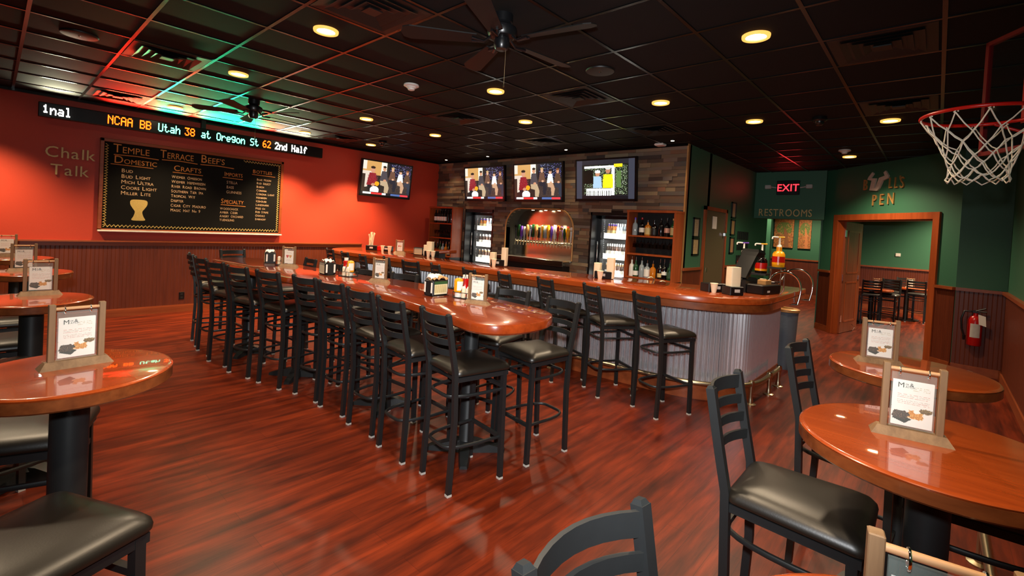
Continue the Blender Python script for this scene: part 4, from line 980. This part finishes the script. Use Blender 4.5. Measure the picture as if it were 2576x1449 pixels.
def make_menu(label, x, y, z, deg, pic, txt=True):
    t = thing('menu_stand', label, 'menu stand', (x, y, z), math.radians(deg), 'wooden flip menu stands')    # faces local -Y
    MB().loft([[(-.098, -.032, 0), (.098, -.032, 0), (.098, .032, 0), (-.098, .032, 0)], [(-.082, -.013, .024), (.082, -.013, .024), (.082, .013, .024), (-.082, .013, .024)]]).build('base', M['oldwood'], t)
    for s in (-1, 1): MB().bevbox(s*.0575, s*.075, -.0105, .0105, .02, .219, .0015).build('post', M['oldwood'], t)
    MB().tube([(-.06, 0, .203), (.06, 0, .203)], .0055, 10).build('dowel', M['dowel'], t, 60)
    for s in (-1, 1):
        MB().tube([(s*.034, .011*math.cos(a), .197+.0125*math.sin(a)) for a in [q*2*PI/14 for q in range(14)]], .0017, 6, closed=True).build('ring', M['chrome'], t, 60)
    MB().box(-.053, .053, -.004, .004, .026, .193).build('page_sleeve', M['sleeve'], t)
    pg = pic.onto(MB(), lambda u, v: (-.0485+u*.097, -.003, .170-v*.138)).build('printed_page', M['paint'], t, fix=False)
    pic.onto(MB(), lambda u, v: (.0485-u*.097, .003, .170-v*.138)).build('printed_page', M['paint'], t, fix=False)
    if txt:
        mb = MB(); pl = lambda u, v, d: (u, -.0035-d, v)
        put(mb, text('M', .022, 0, bevel=0), -.038, .148, pl, 0, 1.0); put(mb, text('IX', .0085), -.019, .1555, pl, 0); put(mb, text('&', .016), -.009, .153, pl, 0); put(mb, text('ATCH', .0085), -.019, .148, pl, 0)
        mb.build('page_heading', M['dark'], pg)
    return t
m0 = make_menu('menu stand on the near left round table, showing desserts', .062, -3.50, TZ, 7, FP)
def menu(x, y, z, deg, label): return dup(m0, (x, y, z), math.radians(deg), label)
menu(.06, -1.72, TZ, 2, 'menu stand on the second left round table'); menu(.035, -.32, TZ, 4, 'menu stand on the third left round table'); menu(-.04, 1.10, TZ, 3, 'menu stand on the farthest left round table, at the left edge')
menu(1.742, -5.69, TZ, -79, 'menu stand on the near right round table, in front of the other one'); menu(2.815, -5.535, TZ, -72, 'menu stand on the right table behind, partly covered by the nearer stand')
menu(.609, -5.75, TZ, -80, 'menu stand at the bottom right corner, only its left post and ring in view')
menu(2.262, -1.93, TZ, -68, 'menu stand in the middle of the long table'); menu(2.228, -3.268, TZ, -74, 'menu stand nearest the camera on the long table')
make_menu('menu stand with two hearts on its page, at the far end of the long table', 2.06, -.44, TZ, -52, HP, False)
make_menu('menu stand with hearts on the left part of the bar top', 4.46, .96, 1.08, -62, HP, False)
menu(12.6, -4.8, .745, -78, 'menu stand on the back room table beside the open door'); menu(13.95, -5.30, .745, -78, 'bright menu stand on the far back room table')

# ================================================================== condiments
def dispenser(label, x, y, z, deg, side, nap):
    t = thing('napkin_dispenser', label, 'napkin dispenser', (x, y, z), math.radians(deg), 'napkin dispensers')    # long axis local X
    MB().bevbox(-.08, .08, -.054, .054, .004, .128, .008).build('body', M['plastic'], t); MB().box(-.084, .084, -.058, .058, 0, .006).build('foot_plate', M['chrome'], t)
    p = Pic(40, 26, side); p.rect(0, 0, 1, .2, '2a5a34' if nap else '8a8a80'); r = random.Random(3)
    for k in range(12): p.rect(.06+k*.075, .3, .09+k*.075, .86, 'b8b070' if nap else 'a09c8c')
    for s in (-1, 1): p.onto(MB(), lambda u, v: (s*(-.066+u*.132), s*-.0546, .118-v*.1)).build('ad_panel', M['paint'], t, fix=False)
    for s in (-1, 1):
        MB().box(s*.0795, s*.0815, -.046, -.030, .03, .11).box(s*.0795, s*.0815, .030, .046, .03, .11).build('end_sticker', M['paper'], t)
        MB().box(s*.0805, s*.083, -.027, .027, .01, .12).build('face_plate', M['dark'], t)
    return t
def napkin(label, x, y, z, deg, big, mt='paper'):
    mb = MB(); c = 7; v = []
    for i in range(c):
        for j in range(c):
            u, q = i/(c-1)-.5, j/(c-1)-.5
            v.append((u*.15*big, q*.10*big, .012+.05*big*(.5-abs(u))*(1-abs(q))+.012*math.sin(i*2.1+j*1.7)))
    mb.add(v, [(i*c+j, i*c+j+1, (i+1)*c+j+1, (i+1)*c+j) for i in range(c-1) for j in range(c-1)])
    o = mb.build('paper_napkin', M[mt], None, 60, (x, y, z), math.radians(deg)); o.modifiers.new('t', 'SOLIDIFY').thickness = .004
    tag(o, label, 'napkin', 'paper napkins')
dispenser('napkin dispenser nearest the camera on the long table, with a printed side', 2.20, -2.83, TZ, 3, 'e6e2c0', True)
napkin('crumpled white napkin on top of the nearest dispenser', 2.19, -2.82, TZ+.135, 30, .9); napkin('brown folded napkin lying on the nearest dispenser', 2.20, -2.835, TZ+.122, 3, 1.0, 'kraft')
dispenser('napkin dispenser in the middle of the long table', 2.07, -1.31, TZ, 84, 'c8c4a8', False); napkin('white napkin sticking up from the middle dispenser', 2.07, -1.31, TZ+.125, 84, .8)
dispenser('napkin dispenser at the far end of the long table', 1.99, -.10, TZ, 74, 'c8c4a8', False); napkin('white napkin on top of the far dispenser', 1.99, -.10, TZ+.125, 60, .85)
KET = [(0, 0), (.03, 0), (.033, .008), (.033, .07), (.027, .09), (.028, .11), (.03, .135), (.02, .142), (.02, .165), (0, .167)]
MUS = [(0, 0), (.026, 0), (.026, .03), (.033, .036), (.035, .05), (.035, .12), (.03, .138), (.016, .145), (0, .147)]
SHK = [(0, 0), (.017, 0), (.018, .01), (.016, .055), (.0165, .075), (.012, .085), (0, .088)]
def cond(kind, x, y, z, label):
    g = {'k': 'ketchup bottles', 'm': 'mustard bottles', 's': 'salt and pepper shakers'}[kind]
    if kind == 'k':
        t = thing('ketchup_bottle', label, 'ketchup bottle', (x, y, z), -1.9, g); MB().lathe(KET, 18).build('body', M['ketchup'], t, 50)
        MB().lathe([(.0334, .02), (.0334, .066)], 18, cap=False).build('paper_label', M['paper'], t, 50); MB().lathe([(.021, .142), (.021, .168), (0, .169)], 14, cap=False).build('cap', M['white'], t, 40)
    elif kind == 'm':
        t = thing('mustard_bottle', label, 'mustard bottle', (x, y, z), -1.9, g); MB().lathe(MUS[3:], 18).build('body', M['mustard'], t, 50)
        MB().lathe([(.0, 0), (.027, 0), (.027, .034), (.0, .036)], 18).build('cap', M['white'], t, 40)
        n = 18; MB().loft([[(.0354*math.cos(a), .0354*math.sin(a), zz) for a in [(-.75+1.5*k/8) for k in range(9)]] for zz in (.052, .122)], False, False).build('paper_label', M['paper'], t, 50)
    else:
        t = thing('shaker', label, 'shaker', (x, y, z), 0, g); MB().lathe(SHK, 14).build('body', M['cream'], t, 50); MB().lathe([(.0168, .074), (.0125, .087), (0, .09)], 14, cap=False).build('lid', M['white'], t, 50)
def caddy(where, x, y, z, deg, items):
    t = thing('condiment_caddy', 'black wire condiment caddy '+where, 'condiment caddy', (x, y, z), math.radians(deg), 'black wire condiment caddies')
    o = rrect(-.085, .085, -.06, .06, .03, 4)
    MB().prism(o, 0, .006).build('tray', M['black'], t)
    for zz, nm in ((.045, 'wire_rail'),): MB().tube([(px, py, zz) for px, py in o], .0024, 6, closed=True).build(nm, M['black'], t, 60)
    mb = MB()
    for px, py in o[::3]: mb.tube([(px, py, .004), (px, py, .045)], .002, 5)
    mb.tube([(0, -.06, .045), (0, -.03, .1), (0, 0, .19), (0, .03, .1), (0, .06, .045)], .0024, 5).build('wire_upright', M['black'], t, 60)
    c, s = math.cos(math.radians(deg)), math.sin(math.radians(deg))
    for kind, u, v, l in items: cond(kind, x+u*c-v*s, y+u*s+v*c, z+.006, l)
caddy('nearest the camera on the long table', 2.33, -3.02, TZ, -74, (('m', -.045, -.022, 'yellow mustard bottle in the nearest caddy'), ('k', -.02, .032, 'red ketchup bottle in the nearest caddy, left of the other'), ('k', .048, .03, 'red ketchup bottle in the nearest caddy, the right one'), ('s', .055, -.03, 'cream shaker at the right of the nearest caddy'), ('s', .012, -.036, 'small shaker in front of the nearest caddy')))
caddy('in the middle of the long table', 2.21, -1.46, TZ, -70, (('k', -.048, .02, 'red ketchup bottle in the middle caddy'), ('m', .015, .01, 'yellow mustard bottle in the middle caddy'), ('s', -.02, -.038, 'shaker at the front left of the middle caddy'), ('s', .03, -.038, 'shaker at the front right of the middle caddy')))
caddy('at the far end of the long table', 2.07, -.30, TZ, -66, (('s', -.055, -.02, 'cream shaker at the left of the far caddy'), ('k', .005, .01, 'red ketchup bottle in the far caddy'), ('m', .055, .025, 'yellow mustard bottle in the far caddy'), ('s', .02, -.04, 'shaker in front of the ketchup in the far caddy')))

# ================================================================== things on the bar
def bar_caddy(label, x, y, deg, tall, wide=1.0, red=False, hh=.20):
    t = thing('bar_caddy', label, 'bar caddy', (x, y, 1.08), math.radians(deg), 'black napkin and straw caddies')
    MB().bevbox(-.10*wide, .10*wide, -.065, .065, 0, .085, .005).build('box', M['plastic'], t)
    MB().box(-.03, .03, -.0665, -.0645, .03, .06).build('front_label', M['glide'], t)
    if red: MB().bevbox(.10*wide, .10*wide+.1, -.06, .06, 0, .08, .005).build('red_side', M['ketchup'], t)
    for k, (u, hgt, w, d) in enumerate(tall):
        lean = 0
        if d == 'straw':
            n = thing('straw_bundle', 'bundle of cream paper straws fanning out of the caddy at the left bar corner', 'straws', (x+u*math.cos(t.rotation_euler.z), y+u*math.sin(t.rotation_euler.z), 1.085), t.rotation_euler.z)
            r = random.Random(k+3)
            for q in range(16): MB().tube([(r.uniform(-.035, .03), r.uniform(-.03, .03), .0), (r.uniform(-.05, .055), r.uniform(-.04, .04), hgt*r.uniform(.85, 1.05))], .006, 6).build('straw', M['cream'], n, 60)
        else:
            o = MB().loft([[(p[0], p[1], zz) for p in rrect(-w*f, w*f, -.045, .045, .012, 3)] for zz, f in ((0, .9), (hgt*.5, 1), (hgt, .97))]).build('napkin_stack', M['cream'], None, 50, (x+u*math.cos(t.rotation_euler.z), y+u*math.sin(t.rotation_euler.z), 1.086), t.rotation_euler.z)
            tag(o, ('tall' if hgt > .19 else 'short')+' cream napkin stack in the caddy '+label.split(', ')[-1], 'napkins', 'napkin stacks on the bar')
    return t
def paper_cup(label, x, y, z, h=.09):
    t = thing('paper_cup', label, 'paper cup', (x, y, z), 0, 'cream paper cups on the bar'); MB().lathe([(0, 0), (.022, 0), (.036, h), (.033, h), (.02, .004), (0, .004)], 18).build('cup', M['cream'], t, 50); MB().lathe([(.036, h-.004), (.039, h), (.036, h+.004), (.033, h)], 18, cap=False).build('rim', M['cream'], t, 50)
bar_caddy('black and red caddy of straws, at the left corner of the bar', 4.32, 1.57, -52, ((-.03, .30, .05, 'straw'),), 1.0, True)
bar_caddy('small black caddy with cups, beside the straws at the left corner', 4.45, 1.30, -60, (), .75); paper_cup('left cream paper cup in front of the small black caddy at the left bar corner', 4.37, 1.33, 1.08); paper_cup('right cream paper cup in front of the small black caddy at the left bar corner', 4.42, 1.20, 1.08)
dispenser('napkin dispenser on the bar top left of the stacked napkins', 4.48, .44, 1.08, -62, 'd8b888', False)
bar_caddy('black caddy with stacked napkins, left of the left cooler', 4.56, .23, -66, ((-.03, .225, .05, ''), (-.10, .17, .03, '')), 1.0); paper_cup('cream paper cup at the left front of the caddy by the left cooler', 4.47, .20, 1.08); paper_cup('cream paper cup at the right front of the caddy by the left cooler', 4.50, .12, 1.08)
bar_caddy('black caddy with two napkin stacks, in front of the tap niche', 4.53, -1.28, -70, ((-.09, .17, .036, ''), (.08, .245, .036, '')), 1.0); paper_cup('cream paper cup in front of the caddy at the tap niche', 4.42, -1.29, 1.08)
bar_caddy('black caddy with two napkin stacks, in front of the right cooler', 4.67, -2.85, -74, ((-.08, .17, .038, ''), (.075, .24, .042, '')), 1.0); paper_cup('cream paper cup in front of the caddy at the right cooler', 4.565, -2.86, 1.08)
bar_caddy('long black caddy holding one cup, left of the tall napkins', 4.80, -4.05, -30, (), 1.1); paper_cup('cream paper cup in front of the long caddy left of the tall napkins', 4.70, -4.09, 1.08)
bar_caddy('black caddy with a tall napkin bundle, near the register', 4.72, -4.26, -34, ((0, .265, .055, ''),), .75)
# register
t = thing('register_terminal', 'black register terminal seen from behind on the right of the bar', 'cash register', (5.25, -4.22, 1.08), math.radians(-20))
MB().loft([[(-.15, -.12, 0), (.17, -.12, 0), (.17, .12, 0), (-.15, .12, 0)], [(-.13, -.10, .12), (.12, -.10, .10), (.12, .10, .10), (-.13, .10, .12)], [(-.06, -.08, .16), (.06, -.08, .15), (.06, .08, .15), (-.06, .08, .16)]]).build('base', M['plastic'], t)
MB().loft([[(-.14, -.05, .10), (-.08, -.05, .10), (-.08, .05, .10), (-.14, .05, .10)], [(.0, -.05, .30), (.06, -.05, .30), (.06, .05, .30), (.0, .05, .30)]]).build('stand_arm', M['plastic'], t)
MB().loft([[(-.12, -.09, .15), (-.09, -.09, .13), (-.09, .09, .13), (-.12, .09, .15)], [(.03, -.09, .38), (.07, -.09, .365), (.07, .09, .365), (.03, .09, .38)], [(.05, -.10, .42), (.17, -.10, .40), (.17, .10, .40), (.05, .10, .42)], [(.06, -.09, .45), (.16, -.09, .435), (.16, .09, .435), (.06, .09, .45)]]).build('screen_housing', M['plastic'], t)
t = thing('receipt_printer', 'low black printer and tray in front of the register', 'printer', (5.22, -4.40, 1.08), math.radians(-12))
MB().bevbox(-.17, .2, -.09, .08, 0, .095, .008).build('body', M['plastic'], t); MB().bevbox(-.04, .08, -.05, .04, .09, .14, .006).build('paper_cover', M['tan'], t); MB().box(-.08, -.03, -.0915, -.089, .02, .04).build('badge', M['glide'], t)
t = thing('bar_caddy', 'small black caddy at the far right end of the bar', 'bar caddy', (5.98, -4.26, 1.08), 0, 'black napkin and straw caddies')
MB().bevbox(-.08, .08, -.10, .10, 0, .08, .005).build('box', M['plastic'], t); MB().lathe([(0, 0), (.03, 0), (.034, .09), (0, .09)], 14, at=(-.07, .03, .01)).build('cup', M['cream'], t, 50)
# wing sauce jugs with pumps on a small stand behind the register
t = thing('sauce_stand', 'dark two-step stand carrying the pump jugs at the bar end', 'stand', (6.05, -4.15, 1.08))
MB().box(-.10, .10, -.26, -.10, .225, .245).build('upper_shelf', M['dark'], t); MB().box(-.12, .10, -.10, .26, .135, .155).build('lower_shelf', M['dark'], t)
for x, y, z in ((-.09, -.25, .225), (.09, -.25, .225), (.09, -.1, .225), (-.09, .25, .135), (.09, .25, .135)): MB().tube([(x, y, 0), (x, y, z)], .009, 8).build('support_post', M['chrome'], t, 60)
def jug(label, x, y, z, body, lever, sc=1.0):
    t = thing('pump_jug', label, 'sauce jug', (x, y, z), math.radians(-47), 'sauce jugs with pumps')
    MB().lathe([(0, 0), (.062, 0), (.066, .01), (.066, .15), (.05, .178), (.03, .188), (.03, .235), (0, .236)], 22).build('jug_body', M[body], t, 50)
    MB().lathe([(.0668, .03), (.0668, .055)], 22, cap=False).build('yellow_band', M['mustard'], t); MB().lathe([(.0668, .055), (.0668, .125)], 22, cap=False).build('red_label', M['ketchup'], t)
    MB().lathe([(0, .23), (.028, .232), (.024, .255), (.011, .268), (.009, .345), (0, .345)], 16).build('pump_stem', M['white'], t, 50)
    MB().tube([(.055, 0, .35), (-.02, 0, .348)], .009, 8).build('pump_lever', M[lever], t, 60); MB().tube([(-.018, 0, .348), (-.075, 0, .350), (-.085, 0, .346), (-.087, 0, .325)], .009, 8).build('spout', M['white'], t, 60)
jug('orange wing sauce jug with an orange pump, tallest and rightmost', 6.05, -4.345, 1.325, 'mustard', 'mustard'); jug('dark wing sauce jug with an orange pump, in the middle', 6.05, -4.165, 1.235, 'wine', 'mustard'); jug('sauce jug with a blue pump, mostly hidden behind the register', 6.05, -3.96, 1.235-.09+.0+.09, 'wine', 'bluecap')
# small brass tap for soda behind the bar
t = thing('soda_gun_holder', 'small curved brass taps standing behind the bar in front of the right shelf unit', 'tap', (5.35, -3.15, .98))
MB().lathe([(0, -.98), (.06, -.98), (.06, -.96), (.02, -.94), (.02, 0), (0, 0)], 12).build('post', M['steel'], t, 40)
for s in (0, 1): MB().tube([(s*.12, -s*.1, 0), (s*.12, -s*.1, .10-s*.04), (s*.12-.02, -s*.1+.03, .12-s*.04), (s*.12-.04, -s*.1+.07, .10-s*.04)], .008, 8).build('spout', M['brass'], t, 60)
MB().box(-.02, .16, -.14, .02, -.03, .0).build('base_plate', M['steel'], t)

# ================================================================== hall: doors, frames, signs
t = thing('door_1', 'brown service door with a bright window sticker in the hall wall', 'door', (0, 0, 0)); t['kind'] = 'structure'
MB().box(7.70, 8.70, YG-.012, YG+.0, 0, 2.08).build('door_leaf', M['hdoor'], t); MB().box(7.64, 7.72, YG-.03, YG, 0, 2.14).box(8.68, 8.74, YG-.03, YG, 0, 2.14).box(7.64, 8.74, YG-.03, YG, 2.08, 2.14).build('door_frame', M['trimz'], t)
MB().box(8.04, 8.24, YG-.016, YG-.012, 1.78, 1.99).build('posted_notice', M['paper'], t); MB().box(7.72, 7.735, YG-.02, YG-.012, .1, 1.96).box(7.76, 7.775, YG-.02, YG-.012, .1, 1.96).build('door_reflection_strip', M['chrome'], t)  # chrome strips stand in for white reflections on the door
MB().bevbox(8.58, 8.64, YG-.07, YG-.012, 1.66, 1.73, .01).build('door_closer', M['chrome'], t); MB().box(7.86, 7.92, YG-.016, YG-.012, 1.05, 1.12).build('push_plate', M['brass'], t)
def frame_y(label, x0, x1, z0, z1, col):
    t = thing('picture_frame', label, 'picture frame', (0, 0, 0), 0, 'framed notices on the hall wall')
    MB().box(x0, x1, YG-.02, YG, z0, z0+.025).box(x0, x1, YG-.02, YG, z1-.025, z1).box(x0, x0+.025, YG-.02, YG, z0, z1).box(x1-.025, x1, YG-.02, YG, z0, z1).build('frame', M['plastic'], t)
    p = Pic(14, 20, col); r = random.Random(int(x0*50+z0*9))
    for y in range(3, 17, 2):
        for x in range(2, 12):
            if r.random() < .6: p.p[y][x] = 'a8906c'
    p.onto(MB(), lambda u, v: (x0+.02+u*(x1-x0-.04), YG-.008, z1-.02-v*(z1-z0-.04))).build('picture', M['paint'], t, fix=False)
frame_y('upper framed notice on the hall wall left of the brown door', 7.22, 7.47, 1.615, 1.93, 'b8a486'); frame_y('lower framed notice on the hall wall left of the brown door', 7.22, 7.49, 1.33, 1.61, 'c8ae7c')
frame_y('top framed notice on the hall wall right of the brown door', 9.0, 9.24, 2.01, 2.31, 'b09878'); frame_y('middle framed notice on the hall wall right of the brown door', 9.0, 9.24, 1.69, 1.99, 'b08c58'); frame_y('bottom framed notice on the hall wall right of the brown door', 9.0, 9.24, 1.35, 1.66, 'b88a64')
for r, z in enumerate((1.62, 1.42, 1.16)):
    for k in range(6):
        mb = MB().bevbox(9.45+k*.12, 9.50+k*.12, YG-.02, YG, z, z+.16, .004)
        tag(mb.build('plaque', M['dark'], None), 'small dark upright plaque in the %s row on the hall wall' % ('top', 'middle', 'bottom')[r], 'plaque', 'dark plaques on the hall wall')
XH = 10.45
t = thing('wall_lettering', 'gold RESTROOMS letters under the exit sign', 'sign')
letters(t, 'RESTROOMS', .215, 2.945, 2.135, PX(XH), .014, 'gold', .72, .95)
t = thing('exit_sign', 'lit red EXIT sign with two emergency lamps on the green header', 'exit sign', (XH, -3.46, 2.70))
MB().bevbox(-.06, 0, -.20, .20, -.14, .14, .008).build('case', M['plastic'], t)
mb = MB(); put(mb, text('EXIT', .2, .003, 'CENTER'), 3.46, 2.63, PX(XH-.062), 0, sx=.95)
mb.xf(Matrix.Translation((-XH, 3.46, -2.70))).build('lit_letters', M['exitred'], t)
for s in (-1, 1): MB().bevbox(-.07, 0, s*.36-.055, s*.36+.055, -.02, .06, .01).tube([(-.02, s*.2, .0), (-.02, s*.31, .02)], .012, 8).build('emergency_lamp', M['glide'], t)
light('exit_glow', 'AREA', (-.08, 0, 0), .35, (1, .05, .05), rot=(0, PI/2, 0), parent=t, shape='RECTANGLE', size=.2, size_y=.36)
# BULLS PEN sign on the 45 degree wall
P45 = lambda u, v, d: B45(u, d, v)
t = thing('bulls_pen_sign', 'metal BULLS PEN lettering with a bull horn emblem above the doorway', 'sign', (0, 0, 0))
for tx, sz_, u, v, sx_ in (('B', .26, .935, 2.585, .62), ('L', .25, 1.45, 2.58, .62), ('L', .25, 1.555, 2.575, .62), ("'", .25, 1.645, 2.585, .7), ('S', .25, 1.66, 2.57, .72), ('P', .26, 1.14, 2.315, .72), ('E', .26, 1.29, 2.32, .72), ('N', .26, 1.44, 2.325, .72)):
    mb = MB(); put(mb, text(tx, sz_, .01, space=1), u, v, P45, .012, sx=sx_); mb.build('letter', M['copper'], t, None)
U = [(1.126, 2.877), (1.052, 2.8), (1.031, 2.756), (1.122, 2.734), (1.088, 2.573), (1.241, 2.553), (1.284, 2.591), (1.342, 2.713), (1.437, 2.742), (1.451, 2.784), (1.388, 2.872), (1.353, 2.845), (1.38, 2.791), (1.269, 2.765), (1.212, 2.609), (1.181, 2.605), (1.207, 2.765), (1.094, 2.776), (1.152, 2.848)]
MB().loft([[B45(u, d, z) for u, z in U] for d in (.002, .03)]).build('horn_emblem', M['palehorn'], t)
# open door of the back room
hx, hy, _ = B45(SA+.03, -.1)
t = thing('door_2', 'wooden panel door standing open into the back room', 'door', (hx, hy, 0), math.radians(-11)); t['kind'] = 'structure'
MB().box(0, .86, -.02, .02, .01, 2.05).build('door_leaf', M['door'], t)
for z0, z1 in ((.2, .95), (1.1, 1.9)):
    for s in (-1, 1):
        y = s*.02; mb = MB()
        for q in ((.14, .72, z0, z0+.03), (.14, .72, z1-.03, z1), (.14, .17, z0, z1), (.69, .72, z0, z1)): mb.box(q[0], q[1], y-.006, y+.006, q[2], q[3])
        mb.build('door_moulding', M['trimz'], t)
for z in (.28, 1.03, 1.84): MB().box(-.03, .03, -.03, -.018, z-.06, z+.06).build('hinge', M['chrome'], t)
MB().tube([(.62, -.03, .01), (.56, -.08, .09), (.56, -.03, .14)], .008, 6).build('door_stop', M['chrome'], t)
MB().box(.76, .82, -.035, .035, .98, 1.06).build('door_handle', M['chrome'], t)
tag(MB().bevbox(15.285, 15.30, -5.03, -4.93, 1.42, 1.50, .004).build('wall_switch', M['white'], None), 'white switch plate on the green wall of the back room', 'switch')
# paintings in the passage
for l, y0, y1, sd in (('left orange and green painting on the passage wall', -2.50, -1.98, 1), ('right orange and green painting on the passage wall', -2.95, -2.63, 2)):
    t = thing('painting', l, 'painting', (0, 0, 0), 0, 'paintings in the restroom passage'); p = Pic(22, 32, 'a86838'); p.specks(0, 0, 1, 1, 420, ['c08048', '8a5030', 'a87848', '786030'], sd); p.ell(.5, .35, .4, .2, '68783a'); p.specks(.1, .2, .9, .6, 90, ['8a8a48', '586830', 'b08050'], sd+4); p.poly([(.5, .3), (.7, .5), (.8, 1), (.55, 1)], 'c07848' if sd == 2 else '8a5a3a')
    p.onto(MB(), lambda u, v: (15.955, y1-u*(y1-y0), 2.36-v*.9)).build('canvas', M['paint'], t, fix=False); MB().box(15.96, 16, y0, y1, 1.46, 2.36).build('stretcher_frame', M['dark'], t)
# fire extinguisher
t = thing('fire_extinguisher', 'red fire extinguisher hanging on the beadboard at right', 'fire extinguisher', (8.60, -6.14, .40))
MB().lathe([(0, 0), (.066, 0), (.072, .012), (.072, .33), (.055, .375), (.026, .395), (.024, .43), (0, .43)], 24).build('cylinder', M['extred'], t, 40)
MB().loft([[(.0728*math.cos(a), .0728*math.sin(a), z) for a in [PI-.7+1.4*k/8 for k in range(9)]] for z in (.11, .29)], False, False).build('instruction_label', M['glide'], t, 50)
MB().box(-.03, .03, -.03, .03, .43, .46).tube([(-.02, 0, .455), (-.03, -.09, .50)], .012, 8).tube([(-.02, 0, .45), (-.03, -.10, .455)], .010, 8).build('valve_handle', M['plastic'], t)
MB().tube([(0, .03, .445), (-.01, .11, .44), (-.02, .135, .34), (-.02, .125, .2), (-.02, .1, .12)], .012, 8).build('hose', M['plastic'], t, 60); MB().lathe([(0, 0), (.013, 0), (.018, .06), (0, .06)], 10, at=(-.02, .1, .06)).build('nozzle', M['plastic'], t)
MB().add([(-.085, -.02, .42), (-.09, -.09, .40), (-.09, -.10, .27), (-.085, -.03, .29)], [(0, 1, 2, 3)]).add([(-.083, -.02, .42), (-.088, -.09, .40), (-.088, -.10, .27), (-.083, -.03, .29)], [(0, 3, 2, 1)]).build('inspection_tag', M['paper'], t, fix=False)
MB().box(.06, .09, -.03, .03, .1, .45).build('wall_bracket', M['dark'], t)

# ================================================================== basketball hoop
HC = Vector((3.084, -5.846, 2.292)); hn = Vector((.5593, -.8290, 0)); hs = Vector((.8290, .5593, 0)); RR = .2286
t = thing('basketball_hoop', 'red basketball hoop with white net and clear backboard at upper right', 'basketball hoop', HC)
W3 = lambda a, b, c: tuple(hs*a+hn*b+Vector((0, 0, c)))      # along the board, away toward the board, up
bd = .345
MB().add([W3(a, b, c) for a in (-.45, .45) for b in (bd, bd+.012) for c in (-.1, .52)], [(0, 1, 3, 2), (4, 6, 7, 5), (0, 4, 5, 1), (2, 3, 7, 6), (0, 2, 6, 4), (1, 5, 7, 3)]).build('backboard', M['board'], t)
def bars(mb, rects, b0, b1):
    for a0, a1, c0, c1 in rects: mb.add([W3(a, b, c) for a in (a0, a1) for b in (b0, b1) for c in (c0, c1)], [(0, 1, 3, 2), (4, 6, 7, 5), (0, 4, 5, 1), (2, 3, 7, 6), (0, 2, 6, 4), (1, 5, 7, 3)])
    return mb
bars(MB(), ((-.47, .47, -.115, -.093), (-.47, .47, .513, .535), (-.47, -.448, -.115, .535), (.448, .47, -.115, .535)), bd-.008, bd+.016).build('board_frame', M['rimshade'], t)  # darker red than the rim: the frame's shade is put into its colour
bars(MB(), ((-.22, .22, .36, .38), (-.22, -.2, .02, .38), (.2, .22, .02, .38), (-.22, .22, .02, .04)), bd-.004, bd-.001).build('target_square', M['rim'], t)
MB().tube([W3(RR*math.cos(a), RR*math.sin(a), 0) for a in [k*2*PI/56 for k in range(56)]], .0085, 10, closed=True).build('rim', M['rim'], t, 60)
MB().tube([W3(-.15, .17, -.005), W3(-.08, .26, -.06), W3(-.05, bd, -.075)], .007, 8).tube([W3(.15, .17, -.005), W3(.08, .26, -.06), W3(.05, bd, -.075)], .007, 8).tube([W3(-.04, RR-.005, 0), W3(-.04, bd, 0)], .008, 8).tube([W3(.04, RR-.005, 0), W3(.04, bd, 0)], .008, 8).build('rim_brace', M['rim'], t, 60)
bars(MB(), ((-.075, .075, -.085, .05),), bd-.02, bd+.012).build('rim_bracket', M['rim'], t)
mb = MB(); NN = 12
def netp(k, lev):                                # 6 levels of diamonds
    zs = (-.014, -.095, -.155, -.205, -.25, -.285, -.305); rs_ = (.226, .178, .145, .125, .115, .112, .112)
    a = (k+(lev % 2)*.5)*2*PI/NN; w_ = .012*math.sin(k*2.3+lev*1.7); r = rs_[lev]+w_*.5*(lev > 0)
    return W3(r*math.cos(a), r*math.sin(a), zs[lev]+.012*math.sin(k*3.1+lev)*(lev > 0))
for lev in range(6):
    for k in range(NN):
        p = Vector(netp(k, lev))
        for dk in (0, -1) if lev % 2 == 0 else (0, 1):
            q = Vector(netp(k+dk, lev+1)); mid = (p+q)/2+Vector((0, 0, -.006)); mb.tube([p, mid, q], .0031, 5)
for k in range(NN):
    a = k*2*PI/NN; mb.tube([W3((RR+dr)*math.cos(a+da), (RR+dr)*math.sin(a+da), dz) for dr, da, dz in ((-.003, -.05, -.014), (.0, -.04, .0), (-.003, 0.03, -.014))], .003, 5)
    p, q = Vector(netp(k, 6)), Vector(netp(k+1, 6)); mb.tube([p, (p+q)/2+Vector((0, 0, -.022)), q], .0031, 5)
mb.build('net', M['net'], t, 60)
MB().tube([W3(-.2, bd+.012, .3), W3(-.2, bd+.2, .3)], .014, 8).tube([W3(.2, bd+.012, .3), W3(-.2, bd+.2, .3)], .014, 8).tube([W3(-.2, bd+.2, .3), (.10, YR-HC.y, .3)], .014, 8).build('wall_arm', M['rim'], t, 60)
